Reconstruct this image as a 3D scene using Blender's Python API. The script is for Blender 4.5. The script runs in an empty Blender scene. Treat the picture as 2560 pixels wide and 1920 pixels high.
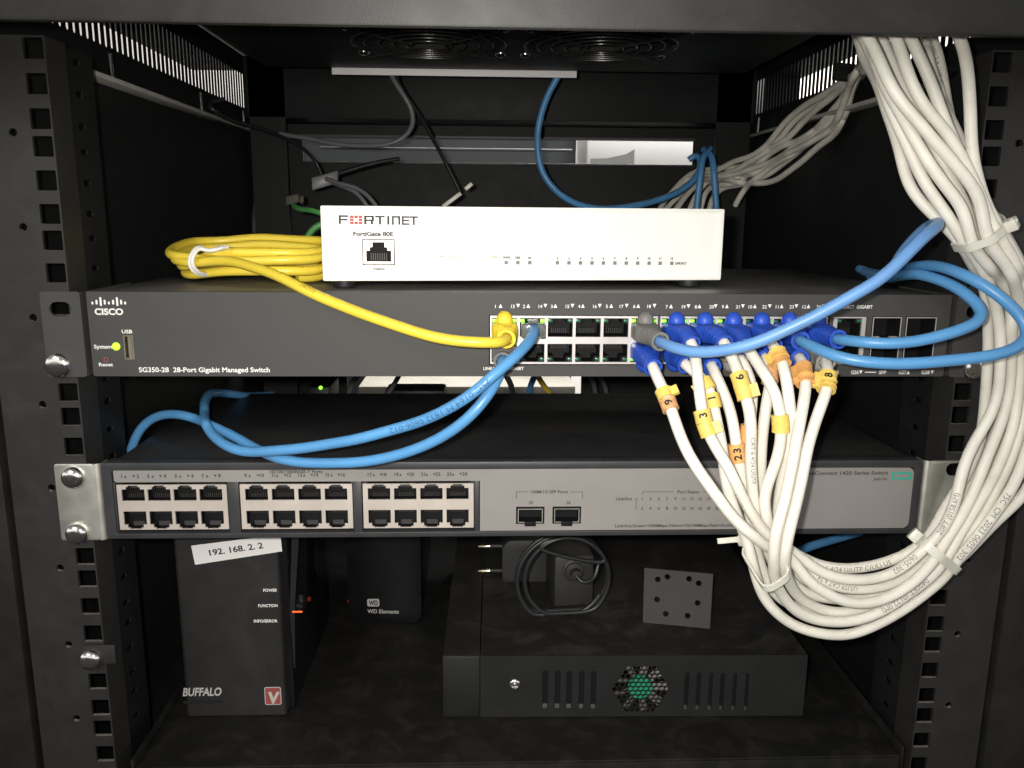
import bpy, bmesh, math, random
import numpy as np
from mathutils import Vector, Matrix

random.seed(7); np.random.seed(7)
C = bpy.context.scene.collection
scn = bpy.context.scene
MM = 0.001

# ------------------------------------------------------------------ camera, light, exposure
CAM = np.array([-22.864, -419.935, 375.126])          # millimetres
YAW, PITCH, ROLL, FPX = 0.03848, 0.20155, 0.00765, 2071.0
def _rot():
    cy, sy = math.cos(YAW), math.sin(YAW); cp, sp = math.cos(PITCH), math.sin(PITCH); cr, sr = math.cos(ROLL), math.sin(ROLL)
    f = np.array([sy*cp, cy*cp, -sp]); r = np.array([cy, -sy, 0.0]); u = np.cross(r, f)
    return np.array([cr*r+sr*u, -sr*r+cr*u, f])
RM = _rot()
cam = bpy.data.cameras.new('camera'); camo = bpy.data.objects.new('camera', cam); C.objects.link(camo)
cam.sensor_fit = 'HORIZONTAL'; cam.sensor_width = 36.0; cam.lens = 36.0*FPX/2560.0
cam.clip_start = 0.01; cam.clip_end = 50
m = Matrix.Identity(4)
for i in range(3):
    m[i][0] = RM[0][i]; m[i][1] = RM[1][i]; m[i][2] = -RM[2][i]; m[i][3] = CAM[i]*MM
camo.matrix_world = m
scn.camera = camo

world = bpy.data.worlds.new('World'); scn.world = world; world.use_nodes = True
nt = world.node_tree; bg = nt.nodes['Background']
tc = nt.nodes.new('ShaderNodeTexCoord'); sx = nt.nodes.new('ShaderNodeSeparateXYZ')
mr = nt.nodes.new('ShaderNodeMapRange'); mr.inputs['From Min'].default_value = -1; mr.inputs['From Max'].default_value = 1
cr_ = nt.nodes.new('ShaderNodeValToRGB')
nt.links.new(tc.outputs['Generated'], sx.inputs[0]); nt.links.new(sx.outputs['Z'], mr.inputs['Value'])
nt.links.new(mr.outputs[0], cr_.inputs[0]); nt.links.new(cr_.outputs[0], bg.inputs['Color'])
e = cr_.color_ramp.elements
e[0].position = 0.0; e[0].color = (0.06, 0.057, 0.055, 1)
e[1].position = 1.0; e[1].color = (0.45, 0.44, 0.43, 1)
for p, c in ((0.47, (0.10, 0.098, 0.095, 1)), (0.535, (2.1, 2.08, 2.04, 1)), (0.62, (2.1, 2.08, 2.04, 1)), (0.68, (0.45, 0.44, 0.43, 1))):
    q = e.new(p); q.color = c
bg.inputs['Strength'].default_value = 0.55

def area(name, loc, target, sx_, sy_, power, col):
    L = bpy.data.lights.new(name, 'AREA'); L.shape = 'RECTANGLE'; L.size = sx_; L.size_y = sy_; L.energy = power; L.color = col
    o = bpy.data.objects.new(name, L); C.objects.link(o); o.location = loc
    d = Vector(target)-Vector(loc); o.rotation_euler = d.to_track_quat('-Z', 'Y').to_euler()
    return o
area('ceiling_light', (-0.75, -1.20, 1.05), (-0.05, 0.0, 0.29), 0.6, 0.4, 6.0, (1.0, 0.97, 0.92))
FL = bpy.data.lights.new('phone_flash', 'SPOT'); FL.energy = 8.8; FL.color = (1.0, 0.965, 0.89); FL.spot_size = math.radians(96); FL.spot_blend = 1.0; FL.shadow_soft_size = 0.005
flo = bpy.data.objects.new('phone_flash', FL); C.objects.link(flo)
flo.matrix_world = m.copy(); flo.location = Vector(CAM*MM)+Vector(RM[0])*(-0.016)+Vector(RM[1])*0.008
area('rear_ceiling_light', (0.3, 0.80, 1.2), (0.1, 0.9, 0.3), 0.6, 0.4, 190.0, (1.0, 0.98, 0.95))
scn.view_settings.view_transform = 'Standard'; scn.view_settings.look = 'None'
scn.view_settings.exposure = 0.0; scn.view_settings.gamma = 1.0; scn.view_settings.use_curve_mapping = False

# ------------------------------------------------------------------ pixel helpers (2560 x 1920 frame of the photograph)
def ray(u, v): return np.array([(u-1280)/FPX, -(v-960)/FPX, 1.0]) @ RM
def atY(u, v, Y): d = ray(u, v); return CAM+d*((Y-CAM[1])/d[1])
def atZ(u, v, Z): d = ray(u, v); return CAM+d*((Z-CAM[2])/d[2])

class Face:
    """a plane with its own right / up / outward directions; a, b on the plane, c out of it (all mm)"""
    def __init__(s, O, ux=(1, 0, 0), uz=(0, 0, 1)):
        s.O = np.array(O, float); s.ux = np.array(ux, float)/np.linalg.norm(ux); s.uz = np.array(uz, float)/np.linalg.norm(uz)
        s.n = np.cross(s.ux, s.uz)          # points to the viewer (-y) for ux=+x, uz=+z
    def ab(s, u, v):
        d = ray(u, v); t = np.dot(s.O-CAM, s.n)/np.dot(d, s.n); p = CAM+d*t-s.O
        return float(p @ s.ux), float(p @ s.uz)
    def p(s, a, b, c=0.0): return s.O+a*s.ux+b*s.uz+c*s.n

# ------------------------------------------------------------------ materials
MATS = {}
def mat(name, col, rough=0.5, metal=0.0, spec=0.5, var=0.12, nscale=60.0, bump=0.0, bscale=900.0, dust=None, dust_amt=0.0, dscale=14.0,
        emit=None, estr=0.0, trans=0.0, coat=0.0):
    m = bpy.data.materials.new(name); m.use_nodes = True
    t = m.node_tree; b = t.nodes['Principled BSDF']
    b.inputs['Roughness'].default_value = rough; b.inputs['Metallic'].default_value = metal
    b.inputs['Specular IOR Level'].default_value = spec
    b.inputs['Coat Weight'].default_value = coat
    co = t.nodes.new('ShaderNodeTexCoord')
    base = None
    if var > 0:
        n = t.nodes.new('ShaderNodeTexNoise'); n.inputs['Scale'].default_value = nscale; n.inputs['Detail'].default_value = 6
        t.links.new(co.outputs['Object'], n.inputs['Vector'])
        r = t.nodes.new('ShaderNodeValToRGB')
        r.color_ramp.elements[0].position = 0.3; r.color_ramp.elements[1].position = 0.7
        r.color_ramp.elements[0].color = tuple(c*(1-var) for c in col)+(1,)
        r.color_ramp.elements[1].color = tuple(min(1, c*(1+var)) for c in col)+(1,)
        t.links.new(n.outputs['Fac'], r.inputs[0]); base = r.outputs[0]
        rr = t.nodes.new('ShaderNodeMapRange'); rr.inputs['To Min'].default_value = max(0, rough-0.08); rr.inputs['To Max'].default_value = min(1, rough+0.08)
        t.links.new(n.outputs['Fac'], rr.inputs['Value']); t.links.new(rr.outputs[0], b.inputs['Roughness'])
    if dust is not None:
        n2 = t.nodes.new('ShaderNodeTexNoise'); n2.inputs['Scale'].default_value = dscale; n2.inputs['Detail'].default_value = 9; n2.inputs['Roughness'].default_value = 0.68
        n2.inputs['Distortion'].default_value = 0.8
        t.links.new(co.outputs['Object'], n2.inputs['Vector'])
        r2 = t.nodes.new('ShaderNodeValToRGB'); r2.color_ramp.elements[0].position = 0.47; r2.color_ramp.elements[1].position = 0.72
        r2.color_ramp.elements[0].color = (0, 0, 0, 1); r2.color_ramp.elements[1].color = (dust_amt,)*3+(1,)
        t.links.new(n2.outputs['Fac'], r2.inputs[0])
        n3 = t.nodes.new('ShaderNodeTexNoise'); n3.inputs['Scale'].default_value = 520; n3.inputs['Detail'].default_value = 2
        t.links.new(co.outputs['Object'], n3.inputs['Vector'])
        r3 = t.nodes.new('ShaderNodeValToRGB'); r3.color_ramp.elements[0].position = 0.70; r3.color_ramp.elements[1].position = 0.76
        r3.color_ramp.elements[0].color = (0, 0, 0, 1); r3.color_ramp.elements[1].color = (dust_amt,)*3+(1,)
        t.links.new(n3.outputs['Fac'], r3.inputs[0])
        ad = t.nodes.new('ShaderNodeMath'); ad.operation = 'ADD'; ad.use_clamp = True
        t.links.new(r2.outputs[0], ad.inputs[0]); t.links.new(r3.outputs[0], ad.inputs[1])
        mx = t.nodes.new('ShaderNodeMix'); mx.data_type = 'RGBA'
        t.links.new(ad.outputs[0], mx.inputs['Factor'])
        if base is not None: t.links.new(base, mx.inputs['A'])
        else: mx.inputs['A'].default_value = tuple(col)+(1,)
        mx.inputs['B'].default_value = tuple(dust)+(1,)
        base = mx.outputs['Result']
    if base is not None: t.links.new(base, b.inputs['Base Color'])
    else: b.inputs['Base Color'].default_value = tuple(col)+(1,)
    if bump > 0:
        n4 = t.nodes.new('ShaderNodeTexNoise'); n4.inputs['Scale'].default_value = bscale; n4.inputs['Detail'].default_value = 3
        t.links.new(co.outputs['Object'], n4.inputs['Vector'])
        bp = t.nodes.new('ShaderNodeBump'); bp.inputs['Strength'].default_value = bump; bp.inputs['Distance'].default_value = 0.0003
        t.links.new(n4.outputs['Fac'], bp.inputs['Height']); t.links.new(bp.outputs[0], b.inputs['Normal'])
    if emit is not None:
        b.inputs['Emission Color'].default_value = tuple(emit)+(1,); b.inputs['Emission Strength'].default_value = estr
    if trans > 0:
        b.inputs['Transmission Weight'].default_value = trans; b.inputs['IOR'].default_value = 1.45
    MATS[name] = m
    return m

M_RAIL = mat('rail_paint', (0.026, 0.025, 0.0243), 0.5, spec=0.35, bump=0.25, bscale=1500, dust=(0.075, 0.07, 0.064), dust_amt=0.2, dscale=40)
M_FRAME = mat('frame_paint', (0.018, 0.0174, 0.017), 0.5, spec=0.4, bump=0.25, bscale=1500, dust=(0.06, 0.056, 0.05), dust_amt=0.25, dscale=30)
M_INNER = mat('inner_paint', (0.012, 0.0125, 0.013), 0.55, spec=0.25, bump=0.2, bscale=1200, dust=(0.035, 0.033, 0.031), dust_amt=0.2, dscale=22)
M_SHELF = mat('shelf_paint', (0.0085, 0.0082, 0.008), 0.55, spec=0.3, bump=0.3, bscale=900, dust=(0.06, 0.055, 0.05), dust_amt=0.25, dscale=60)
M_CISCO = mat('switch_grey_paint', (0.055, 0.0535, 0.052), 0.6, spec=0.35, bump=0.2, bscale=2200, var=0.05)
M_CISCOTOP = mat('switch_lid_paint', (0.085, 0.083, 0.078), 0.42, spec=0.5, bump=0.3, bscale=1300, dust=(0.28, 0.27, 0.25), dust_amt=0.35, dscale=20)
M_HPDARK = mat('bezel_plastic', (0.040, 0.040, 0.043), 0.42, spec=0.45, bump=0.15, bscale=1800)
M_HPTOP = mat('black_lid_paint', (0.020, 0.020, 0.021), 0.45, spec=0.4, bump=0.3, bscale=1400, dust=(0.07, 0.068, 0.065), dust_amt=0.35, dscale=12)
M_HPGREY = mat('panel_grey', (0.255, 0.242, 0.233), 0.45, spec=0.35, bump=0.12, bscale=2500, var=0.03)
M_PORTMETAL = mat('port_metal', (0.62, 0.555, 0.50), 0.38, metal=0.35, var=0.06)
M_NICKEL = mat('nickel', (0.62, 0.585, 0.575), 0.36, metal=0.45, var=0.05)
M_CHROME = mat('screw_chrome', (0.82, 0.80, 0.77), 0.16, metal=1.0, var=0.06, nscale=400)
M_ZINC = mat('zinc_plate', (0.70, 0.70, 0.63), 0.42, metal=0.9, var=0.12, nscale=80, bump=0.12, bscale=500)
M_BLACK = mat('port_black', (0.008, 0.008, 0.009), 0.6, spec=0.15, var=0.1)
M_SLOT = mat('slot_dark', (0.03, 0.03, 0.03), 0.6, var=0)
M_WHITEBOX = mat('firewall_white', (0.83, 0.82, 0.775), 0.40, spec=0.4, bump=0.06, bscale=2500, var=0.015)
M_WHITECAB = mat('white_jacket', (0.80, 0.77, 0.69), 0.45, spec=0.4, var=0.07, nscale=45, bump=0.2, bscale=220, dust=(0.45, 0.40, 0.32), dust_amt=0.28, dscale=55)
M_BLUECAB = mat('blue_jacket', (0.095, 0.30, 0.59), 0.36, spec=0.5, var=0.10, nscale=35, bump=0.15, bscale=260)
M_BLUEDUSTY = mat('blue_dusty_jacket', (0.135, 0.30, 0.60), 0.40, spec=0.5, var=0.12, nscale=35, bump=0.15, bscale=260)
M_YELCAB = mat('yellow_jacket', (0.82, 0.63, 0.06), 0.36, spec=0.5, var=0.05, nscale=40, bump=0.1, bscale=260)
M_YELBOOT = mat('yellow_boot', (0.85, 0.62, 0.05), 0.40, spec=0.45, var=0.04)
M_BLUEBOOT = mat('blue_boot', (0.022, 0.080, 0.50), 0.42, spec=0.45, var=0.08, bump=0.1, bscale=700)
M_GREYBOOT = mat('grey_boot', (0.17, 0.17, 0.16), 0.5, spec=0.4, var=0.08)
M_CLEARBOOT = mat('clear_boot', (0.30, 0.30, 0.28), 0.35, spec=0.5, var=0.05)
M_CLEAR = mat('clear_plug', (0.75, 0.78, 0.78), 0.12, spec=0.5, var=0.0, trans=0.85)
M_MARKY = mat('marker_yellow', (0.80, 0.56, 0.13), 0.45, spec=0.4, var=0.08, nscale=300)
M_MARKO = mat('marker_orange', (0.78, 0.40, 0.13), 0.45, spec=0.4, var=0.10, nscale=300)
M_MARKD = mat('marker_worn', (0.66, 0.36, 0.16), 0.5, spec=0.4, var=0.25, nscale=500)
M_TIE = mat('tie_nylon', (0.70, 0.685, 0.60), 0.35, spec=0.5, var=0.05)
M_TWIST = mat('twist_tie_coat', (0.78, 0.76, 0.70), 0.4, var=0.05)
M_INK = mat('black_ink', (0.012, 0.012, 0.012), 0.6, var=0)
M_INKGREY = mat('grey_ink', (0.045, 0.042, 0.040), 0.6, var=0)
M_CONTACT = mat('contact_dark', (0.03, 0.027, 0.022), 0.5, var=0)
M_INKPRINT = mat('jacket_ink', (0.19, 0.175, 0.16), 0.6, var=0.3, nscale=900)
M_INKBLUE = mat('jacket_ink_on_blue', (0.03, 0.10, 0.24), 0.6, var=0.3, nscale=900)
M_INKYEL = mat('jacket_ink_on_yellow', (0.30, 0.20, 0.02), 0.6, var=0.3, nscale=900)
M_PRINTW = mat('white_print', (0.80, 0.79, 0.76), 0.5, var=0)
M_PRINTG = mat('grey_print', (0.46, 0.45, 0.43), 0.5, var=0)
M_RED = mat('red_print', (0.42, 0.012, 0.012), 0.5, var=0)
M_REDDULL = mat('dull_red_print', (0.30, 0.07, 0.06), 0.5, var=0.1)
M_GREENPRINT = mat('green_print', (0.12, 0.34, 0.02), 0.5, var=0)
M_TEAL = mat('teal_print', (0.045, 0.36, 0.27), 0.5, var=0)
M_LEDON = mat('led_green_lit', (0.2, 0.9, 0.05), 0.3, var=0, emit=(0.30, 1.0, 0.04), estr=1.8)
M_LEDDIM = mat('led_green_dim', (0.2, 0.9, 0.05), 0.3, var=0, emit=(0.25, 0.8, 0.05), estr=0.7)
M_LEDSYS = mat('led_system_lit', (0.3, 0.9, 0.05), 0.3, var=0, emit=(0.50, 1.0, 0.02), estr=1.3)
M_LEDOFF = mat('led_green_off', (0.02, 0.13, 0.06), 0.25, var=0)
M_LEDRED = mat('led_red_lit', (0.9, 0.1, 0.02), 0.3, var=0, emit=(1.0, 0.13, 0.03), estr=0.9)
M_LEDFW = mat('led_soft_lit', (0.8, 0.8, 0.5), 0.3, var=0, emit=(0.9, 1.0, 0.6), estr=0.25)
M_LEDGREYFW = mat('led_window_grey', (0.20, 0.20, 0.20), 0.3, var=0)
M_NAS = mat('nas_plastic', (0.022, 0.0215, 0.021), 0.38, spec=0.5, bump=0.3, bscale=1600, dust=(0.075, 0.07, 0.066), dust_amt=0.3, dscale=16)
M_GLOSS = mat('gloss_black', (0.008, 0.008, 0.009), 0.12, spec=0.5, var=0)
M_NASTRIM = mat('trim_grey', (0.018, 0.018, 0.020), 0.28, spec=0.5, var=0.05)
M_PAPER = mat('paper_label', (0.74, 0.725, 0.715), 0.7, spec=0.2, var=0.02)
M_WD = mat('drive_plastic', (0.005, 0.005, 0.0055), 0.3, spec=0.5, var=0.1)
M_DVR = mat('box_black_steel', (0.013, 0.013, 0.013), 0.5, spec=0.4, bump=0.35, bscale=1300, var=0.08)
M_DVRTOP = mat('dusty_black_steel', (0.014, 0.013, 0.013), 0.55, spec=0.35, bump=0.3, bscale=1200, dust=(0.09, 0.082, 0.068), dust_amt=0.45, dscale=38)
M_RUBBER = mat('rubber_black', (0.014, 0.014, 0.015), 0.5, spec=0.4, var=0.1)
M_ADAPT = mat('adapter_black', (0.030, 0.0295, 0.029), 0.5, spec=0.4, bump=0.2, bscale=1500)
M_PLATE = mat('plate_dark_grey', (0.042, 0.041, 0.040), 0.55, spec=0.3, bump=0.3, bscale=1200, var=0.05)
M_PINS = mat('brass_pins', (0.75, 0.68, 0.50), 0.22, metal=1.0, var=0.05)
M_GREENHUB = mat('green_hub', (0.02, 0.30, 0.16), 0.5, var=0.15, nscale=200)
M_FANGREY = mat('dusty_fan', (0.16, 0.15, 0.14), 0.6, var=0.3, nscale=250)
M_WIREGREY = mat('grey_wire', (0.16, 0.16, 0.17), 0.4, spec=0.5, var=0.1)
M_WIREBLK = mat('black_wire', (0.022, 0.022, 0.023), 0.38, spec=0.5, var=0.1)
M_GREENWIRE = mat('green_wire', (0.10, 0.36, 0.10), 0.4, var=0.1)
M_ALU = mat('aluminium_strip', (0.80, 0.78, 0.79), 0.5, metal=0.0, var=0.05)
M_WALL = mat('room_wall_paint', (0.22, 0.21, 0.20), 0.8, var=0.04, nscale=4)
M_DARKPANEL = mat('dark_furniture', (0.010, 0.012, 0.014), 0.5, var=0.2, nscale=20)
M_WHITEGOODS = mat('white_enamel', (0.82, 0.81, 0.79), 0.4, var=0.02)
M_STEELGREY = mat('mid_grey_paint', (0.26, 0.26, 0.25), 0.5, var=0.06)
M_BRACKET = mat('bare_steel_strip', (0.5, 0.48, 0.45), 0.5, var=0.1)
M_LITEDGE = mat('rail_lit_edge', (0.20, 0.185, 0.165), 0.5, var=0.2, nscale=200)
M_EDGE = mat('opening_lit_edge', (0.10, 0.098, 0.096), 0.5, var=0.05)
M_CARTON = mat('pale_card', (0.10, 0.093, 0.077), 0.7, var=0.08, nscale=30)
M_ROTOR = mat('rotor_black', (0.012, 0.012, 0.012), 0.6, spec=0.2, var=0.1)
M_GRILLE = mat('grille_wire', (0.16, 0.155, 0.15), 0.28, metal=0.9, var=0.1)
M_USB = mat('usb_shell', (0.70, 0.64, 0.50), 0.25, metal=0.9, var=0.05)

# ------------------------------------------------------------------ object helpers
def thing(name, label, cat, loc=(0, 0, 0), group=None):
    o = bpy.data.objects.new(name, None); C.objects.link(o); o.location = [c*MM for c in loc]; o.empty_display_size = 0.02
    o['label'] = label; o['category'] = cat
    if group: o['group'] = group
    return o
def tag(o, label, cat, group=None):
    o['label'] = label; o['category'] = cat
    if group: o['group'] = group
    return o
ROOT = {}
def base_of(p):
    w = Vector((0, 0, 0))
    while p is not None: w += p.location; p = p.parent
    return w

class MB:
    """collects shapes (world mm) and links them as ONE mesh object"""
    def __init__(s): s.v = []; s.f = []
    def add(s, vs, fs):
        o = len(s.v); s.v += [tuple(map(float, q)) for q in vs]; s.f += [tuple(i+o for i in f) for f in fs]
    def quad(s, P): s.add(P, [(0, 1, 2, 3)])
    def box(s, F, a0, a1, b0, b1, c0, c1):
        P = [F.p(a, b, c) for c in (c0, c1) for a, b in ((a0, b0), (a1, b0), (a1, b1), (a0, b1))]
        s.add(P, [(4, 5, 6, 7), (3, 2, 1, 0), (0, 1, 5, 4), (1, 2, 6, 5), (2, 3, 7, 6), (3, 0, 4, 7)])
    def wbox(s, x0, x1, y0, y1, z0, z1): s.box(W0, x0, x1, z0, z1, -y1, -y0)
    def plate(s, F, loops, c0, c1):
        """flat plate with holes: loops[0] outline, rest holes, in a/b mm, from depth c0 to c1 (c1 nearer the viewer)"""
        def sh(L): return 0.5*abs(sum(L[i][0]*L[(i+1) % len(L)][1]-L[(i+1) % len(L)][0]*L[i][1] for i in range(len(L))))
        want = sh(loops[0])-sum(sh(L) for L in loops[1:]); best = None
        for sc, ang in ((1.0, 0.0), (0.05, 0.0), (0.05, 0.37), (0.02, 1.1), (0.1, 0.73), (0.01, 0.21), (1.0, 0.9)):
            ca, sa = math.cos(ang)*sc, math.sin(ang)*sc
            cu = bpy.data.curves.new('p', 'CURVE'); cu.dimensions = '2D'; cu.fill_mode = 'BOTH'; cu.extrude = (c1-c0)/2
            for L in loops:
                sp = cu.splines.new('POLY'); sp.points.add(len(L)-1); sp.use_cyclic_u = True
                for q, (x, y) in zip(sp.points, L): q.co = (x*ca-y*sa, x*sa+y*ca, 0, 1)
            ob = bpy.data.objects.new('p', cu); me = bpy.data.meshes.new_from_object(ob)
            bm = bmesh.new(); bm.from_mesh(me); bmesh.ops.remove_doubles(bm, verts=bm.verts, dist=1e-4*sc); bm.verts.index_update(); bm.normal_update()
            got = sum(f.calc_area() for f in bm.faces if abs(f.normal.z) > 0.9)/2/sc**2
            mid = (c0+c1)/2; cb, sb = math.cos(ang)/sc, math.sin(ang)/sc
            R = ([F.p(v.co.x*cb+v.co.y*sb, -v.co.x*sb+v.co.y*cb, mid+v.co.z) for v in bm.verts], [tuple(v.index for v in f.verts) for f in bm.faces])
            bm.free(); bpy.data.objects.remove(ob); bpy.data.curves.remove(cu); bpy.data.meshes.remove(me)
            err = abs(got-want)/want
            if best is None or err < best[0]: best = (err, R)
            if err < 0.004: break
        if best[0] > 0.004: print('PLATE', best[0], len(loops))
        s.add(*best[1])
    def tube(s, pts, r, n=12, caps=True):
        P, T, N, B = frames(pts)
        rr = r if hasattr(r, '__len__') else [r]*len(P)
        V = []; Fs = []
        for i in range(len(P)):
            for k in range(n):
                a = 2*math.pi*k/n; V.append(P[i]+rr[i]*(math.cos(a)*N[i]+math.sin(a)*B[i]))
        for i in range(len(P)-1):
            for k in range(n):
                l = (k+1) % n; Fs.append((i*n+k, i*n+l, (i+1)*n+l, (i+1)*n+k))
        if caps: Fs += [tuple(reversed(range(n))), tuple(range((len(P)-1)*n, len(P)*n))]
        s.add(V, Fs)
    def lathe(s, O, axis, prof, n=24):
        """prof: (radius, height along axis)"""
        ax = np.array(axis, float); ax /= np.linalg.norm(ax)
        h = np.array([0, 0, 1.0]) if abs(ax[2]) < 0.9 else np.array([1.0, 0, 0])
        N = np.cross(ax, h); N /= np.linalg.norm(N); B = np.cross(ax, N); O = np.array(O, float)
        V = []; Fs = []
        for r, z in prof:
            for k in range(n):
                a = 2*math.pi*k/n; V.append(O+ax*z+r*(math.cos(a)*N+math.sin(a)*B))
        for i in range(len(prof)-1):
            for k in range(n):
                l = (k+1) % n; Fs.append((i*n+k, i*n+l, (i+1)*n+l, (i+1)*n+k))
        Fs += [tuple(reversed(range(n))), tuple(range((len(prof)-1)*n, len(prof)*n))]
        s.add(V, Fs)
    def build(s, name, material, parent=None, bevel=0.0, smooth=False, seg=2, recalc=True):
        me = bpy.data.meshes.new(name)
        b = base_of(parent) if parent is not None else Vector((0, 0, 0))
        me.from_pydata([(x*MM-b.x, y*MM-b.y, z*MM-b.z) for x, y, z in s.v], [], s.f)
        bm = bmesh.new(); bm.from_mesh(me)
        if recalc: bmesh.ops.recalc_face_normals(bm, faces=bm.faces)
        if bevel > 0:
            ed = [x for x in bm.edges if len(x.link_faces) == 2 and x.calc_face_angle(0) > 0.6]
            bmesh.ops.bevel(bm, geom=ed, offset=bevel*MM, segments=seg, profile=0.5, affect='EDGES', clamp_overlap=True)
        if smooth or bevel > 0:
            for f in bm.faces: f.smooth = True
            for x in bm.edges:
                if len(x.link_faces) == 2 and x.calc_face_angle(0) > (0.9 if smooth else 0.5): x.smooth = False
        bm.to_mesh(me); bm.free()
        me.materials.append(material)
        o = bpy.data.objects.new(name, me); C.objects.link(o)
        if parent is not None: o.parent = parent
        return o

def rect(a0, a1, b0, b1): return [(a0, b0), (a1, b0), (a1, b1), (a0, b1)]
def circ(a, b, r, n=16): return [(a+r*math.cos(2*math.pi*k/n), b+r*math.sin(2*math.pi*k/n)) for k in range(n)]
def rrect(a0, a1, b0, b1, r, n=5, corners=(1, 1, 1, 1)):
    P = []
    for (cx, cy, a, on, sx_, sy_) in ((a0+r, b0+r, 180, corners[0], a0, b0), (a1-r, b0+r, 270, corners[1], a1, b0), (a1-r, b1-r, 0, corners[2], a1, b1), (a0+r, b1-r, 90, corners[3], a0, b1)):
        if not on: P.append((sx_, sy_)); continue
        for k in range(n+1):
            t = math.radians(a+90*k/n); P.append((cx+r*math.cos(t), cy+r*math.sin(t)))
    return P
def frames(pts):
    P = np.array(pts, float); n = len(P)
    T = np.zeros_like(P); T[1:-1] = P[2:]-P[:-2]; T[0] = P[1]-P[0]; T[-1] = P[-1]-P[-2]
    T /= np.maximum(np.linalg.norm(T, axis=1)[:, None], 1e-9)
    h = np.array([0, 0, 1.0]) if abs(T[0][2]) < 0.9 else np.array([1.0, 0, 0])
    N = np.zeros_like(P); N[0] = np.cross(T[0], h); N[0] /= np.linalg.norm(N[0])
    for i in range(1, n):
        v = N[i-1]-T[i]*np.dot(N[i-1], T[i]); N[i] = v/max(np.linalg.norm(v), 1e-9)
    return P, T, N, np.cross(T, N)
def resample(P, step):
    P = np.array(P, float); d = np.linalg.norm(np.diff(P, axis=0), axis=1); s = np.concatenate([[0], np.cumsum(d)])
    n = max(2, int(s[-1]/step)+1); t = np.linspace(0, s[-1], n)
    return np.stack([np.interp(t, s, P[:, k]) for k in range(3)], 1)
def spline(K, step=3.0, smooth=2):
    """centripetal Catmull-Rom through K, evenly resampled and lightly smoothed"""
    K = [np.array(k, float) for k in K]
    K = [2*K[0]-K[1]]+K+[2*K[-1]-K[-2]]; out = []
    for i in range(1, len(K)-2):
        p0, p1, p2, p3 = K[i-1], K[i], K[i+1], K[i+2]
        t0 = 0; t1 = t0+max(np.linalg.norm(p1-p0), 1e-3)**.5; t2 = t1+max(np.linalg.norm(p2-p1), 1e-3)**.5; t3 = t2+max(np.linalg.norm(p3-p2), 1e-3)**.5
        for t in np.linspace(t1, t2, 14, endpoint=False):
            A1 = (t1-t)/(t1-t0)*p0+(t-t0)/(t1-t0)*p1; A2 = (t2-t)/(t2-t1)*p1+(t-t1)/(t2-t1)*p2; A3 = (t3-t)/(t3-t2)*p2+(t-t2)/(t3-t2)*p3
            B1 = (t2-t)/(t2-t0)*A1+(t-t0)/(t2-t0)*A2; B2 = (t3-t)/(t3-t1)*A2+(t-t1)/(t3-t1)*A3
            out.append((t2-t)/(t2-t1)*B1+(t-t1)/(t2-t1)*B2)
    out.append(K[-2]); P = resample(out, step)
    for _ in range(smooth):
        Q = P.copy(); Q[1:-1] = 0.5*P[1:-1]+0.25*(P[:-2]+P[2:]); P = Q
    return P
def px(pts):
    out = []
    for q in pts:
        out.append(np.array(q[1:], float) if q[0] == 'w' else atY(*q))
    return out

# ---- lettering
_TX = {}
def text2d(s, bold=0.0, res=3):
    k = (s, bold)
    if k in _TX: return _TX[k]
    cu = bpy.data.curves.new('t', 'FONT'); cu.body = s; cu.size = 1.0; cu.resolution_u = res; cu.offset = bold
    ob = bpy.data.objects.new('t', cu)
    me = bpy.data.meshes.new_from_object(ob)
    V = np.array([(v.co.x, v.co.y) for v in me.vertices]) if len(me.vertices) else np.zeros((0, 2))
    Fs = [tuple(p.vertices) for p in me.polygons]
    bpy.data.objects.remove(ob); bpy.data.curves.remove(cu); bpy.data.meshes.remove(me)
    _TX[k] = (V, Fs); return V, Fs
CAP = text2d('H')[0][:, 1].max()
def letters(mb, F, s, uL, uR, vTop, vBase, c=0.15, bold=0.022, shear=0.0, dv=0.0):
    """print s on face F so that it spans pixels uL..uR with capitals from vTop to vBase (dv: rise of the baseline to the right, px)"""
    V, Fs = text2d(s, bold)
    a0, b0 = F.ab(uL, vBase); a1, b1 = F.ab(uR, vBase+dv); _, bt = F.ab((uL+uR)/2, vTop); _, bm_ = F.ab((uL+uR)/2, vBase)
    x0, x1 = V[:, 0].min(), V[:, 0].max(); h = (bt-bm_)/CAP
    if uL == uR: L0 = (x1-x0)*h; a0 -= L0/2; a1 = a0+L0
    ang = math.atan2(b1-b0, a1-a0) if dv else 0.0
    L = math.hypot(a1-a0, (b1-b0) if dv else 0)
    P = []
    for x, y in V:
        X = (x-x0)/(x1-x0)*L+shear*y*h; Y = y*h
        P.append(F.p(a0+X*math.cos(ang)-Y*math.sin(ang), b0+X*math.sin(ang)+Y*math.cos(ang), c))
    mb.add(P, Fs)
def tri(mb, F, u, v, w, h, up=True, c=0.15):
    a, b = F.ab(u, v); w *= .5; h *= .5
    P = [(a-w, b-h), (a+w, b-h), (a, b+h)] if up else [(a-w, b+h), (a, b-h), (a+w, b+h)]
    mb.add([F.p(x, y, c) for x, y in P], [(0, 1, 2)])
def bar(mb, F, u0, v0, u1, v1, w=0.3, c=0.15):
    a0, b0 = F.ab(u0, v0); a1, b1 = F.ab(u1, v1)
    if abs(a1-a0) > abs(b1-b0): b1 = b0
    else: a1 = a0
    d = np.array([a1-a0, b1-b0]); n = np.array([-d[1], d[0]])/max(np.linalg.norm(d), 1e-6)*w/2
    mb.add([F.p(x, y, c) for x, y in ((a0-n[0], b0-n[1]), (a1-n[0], b1-n[1]), (a1+n[0], b1+n[1]), (a0+n[0], b0+n[1]))], [(0, 1, 2, 3)])
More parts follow.
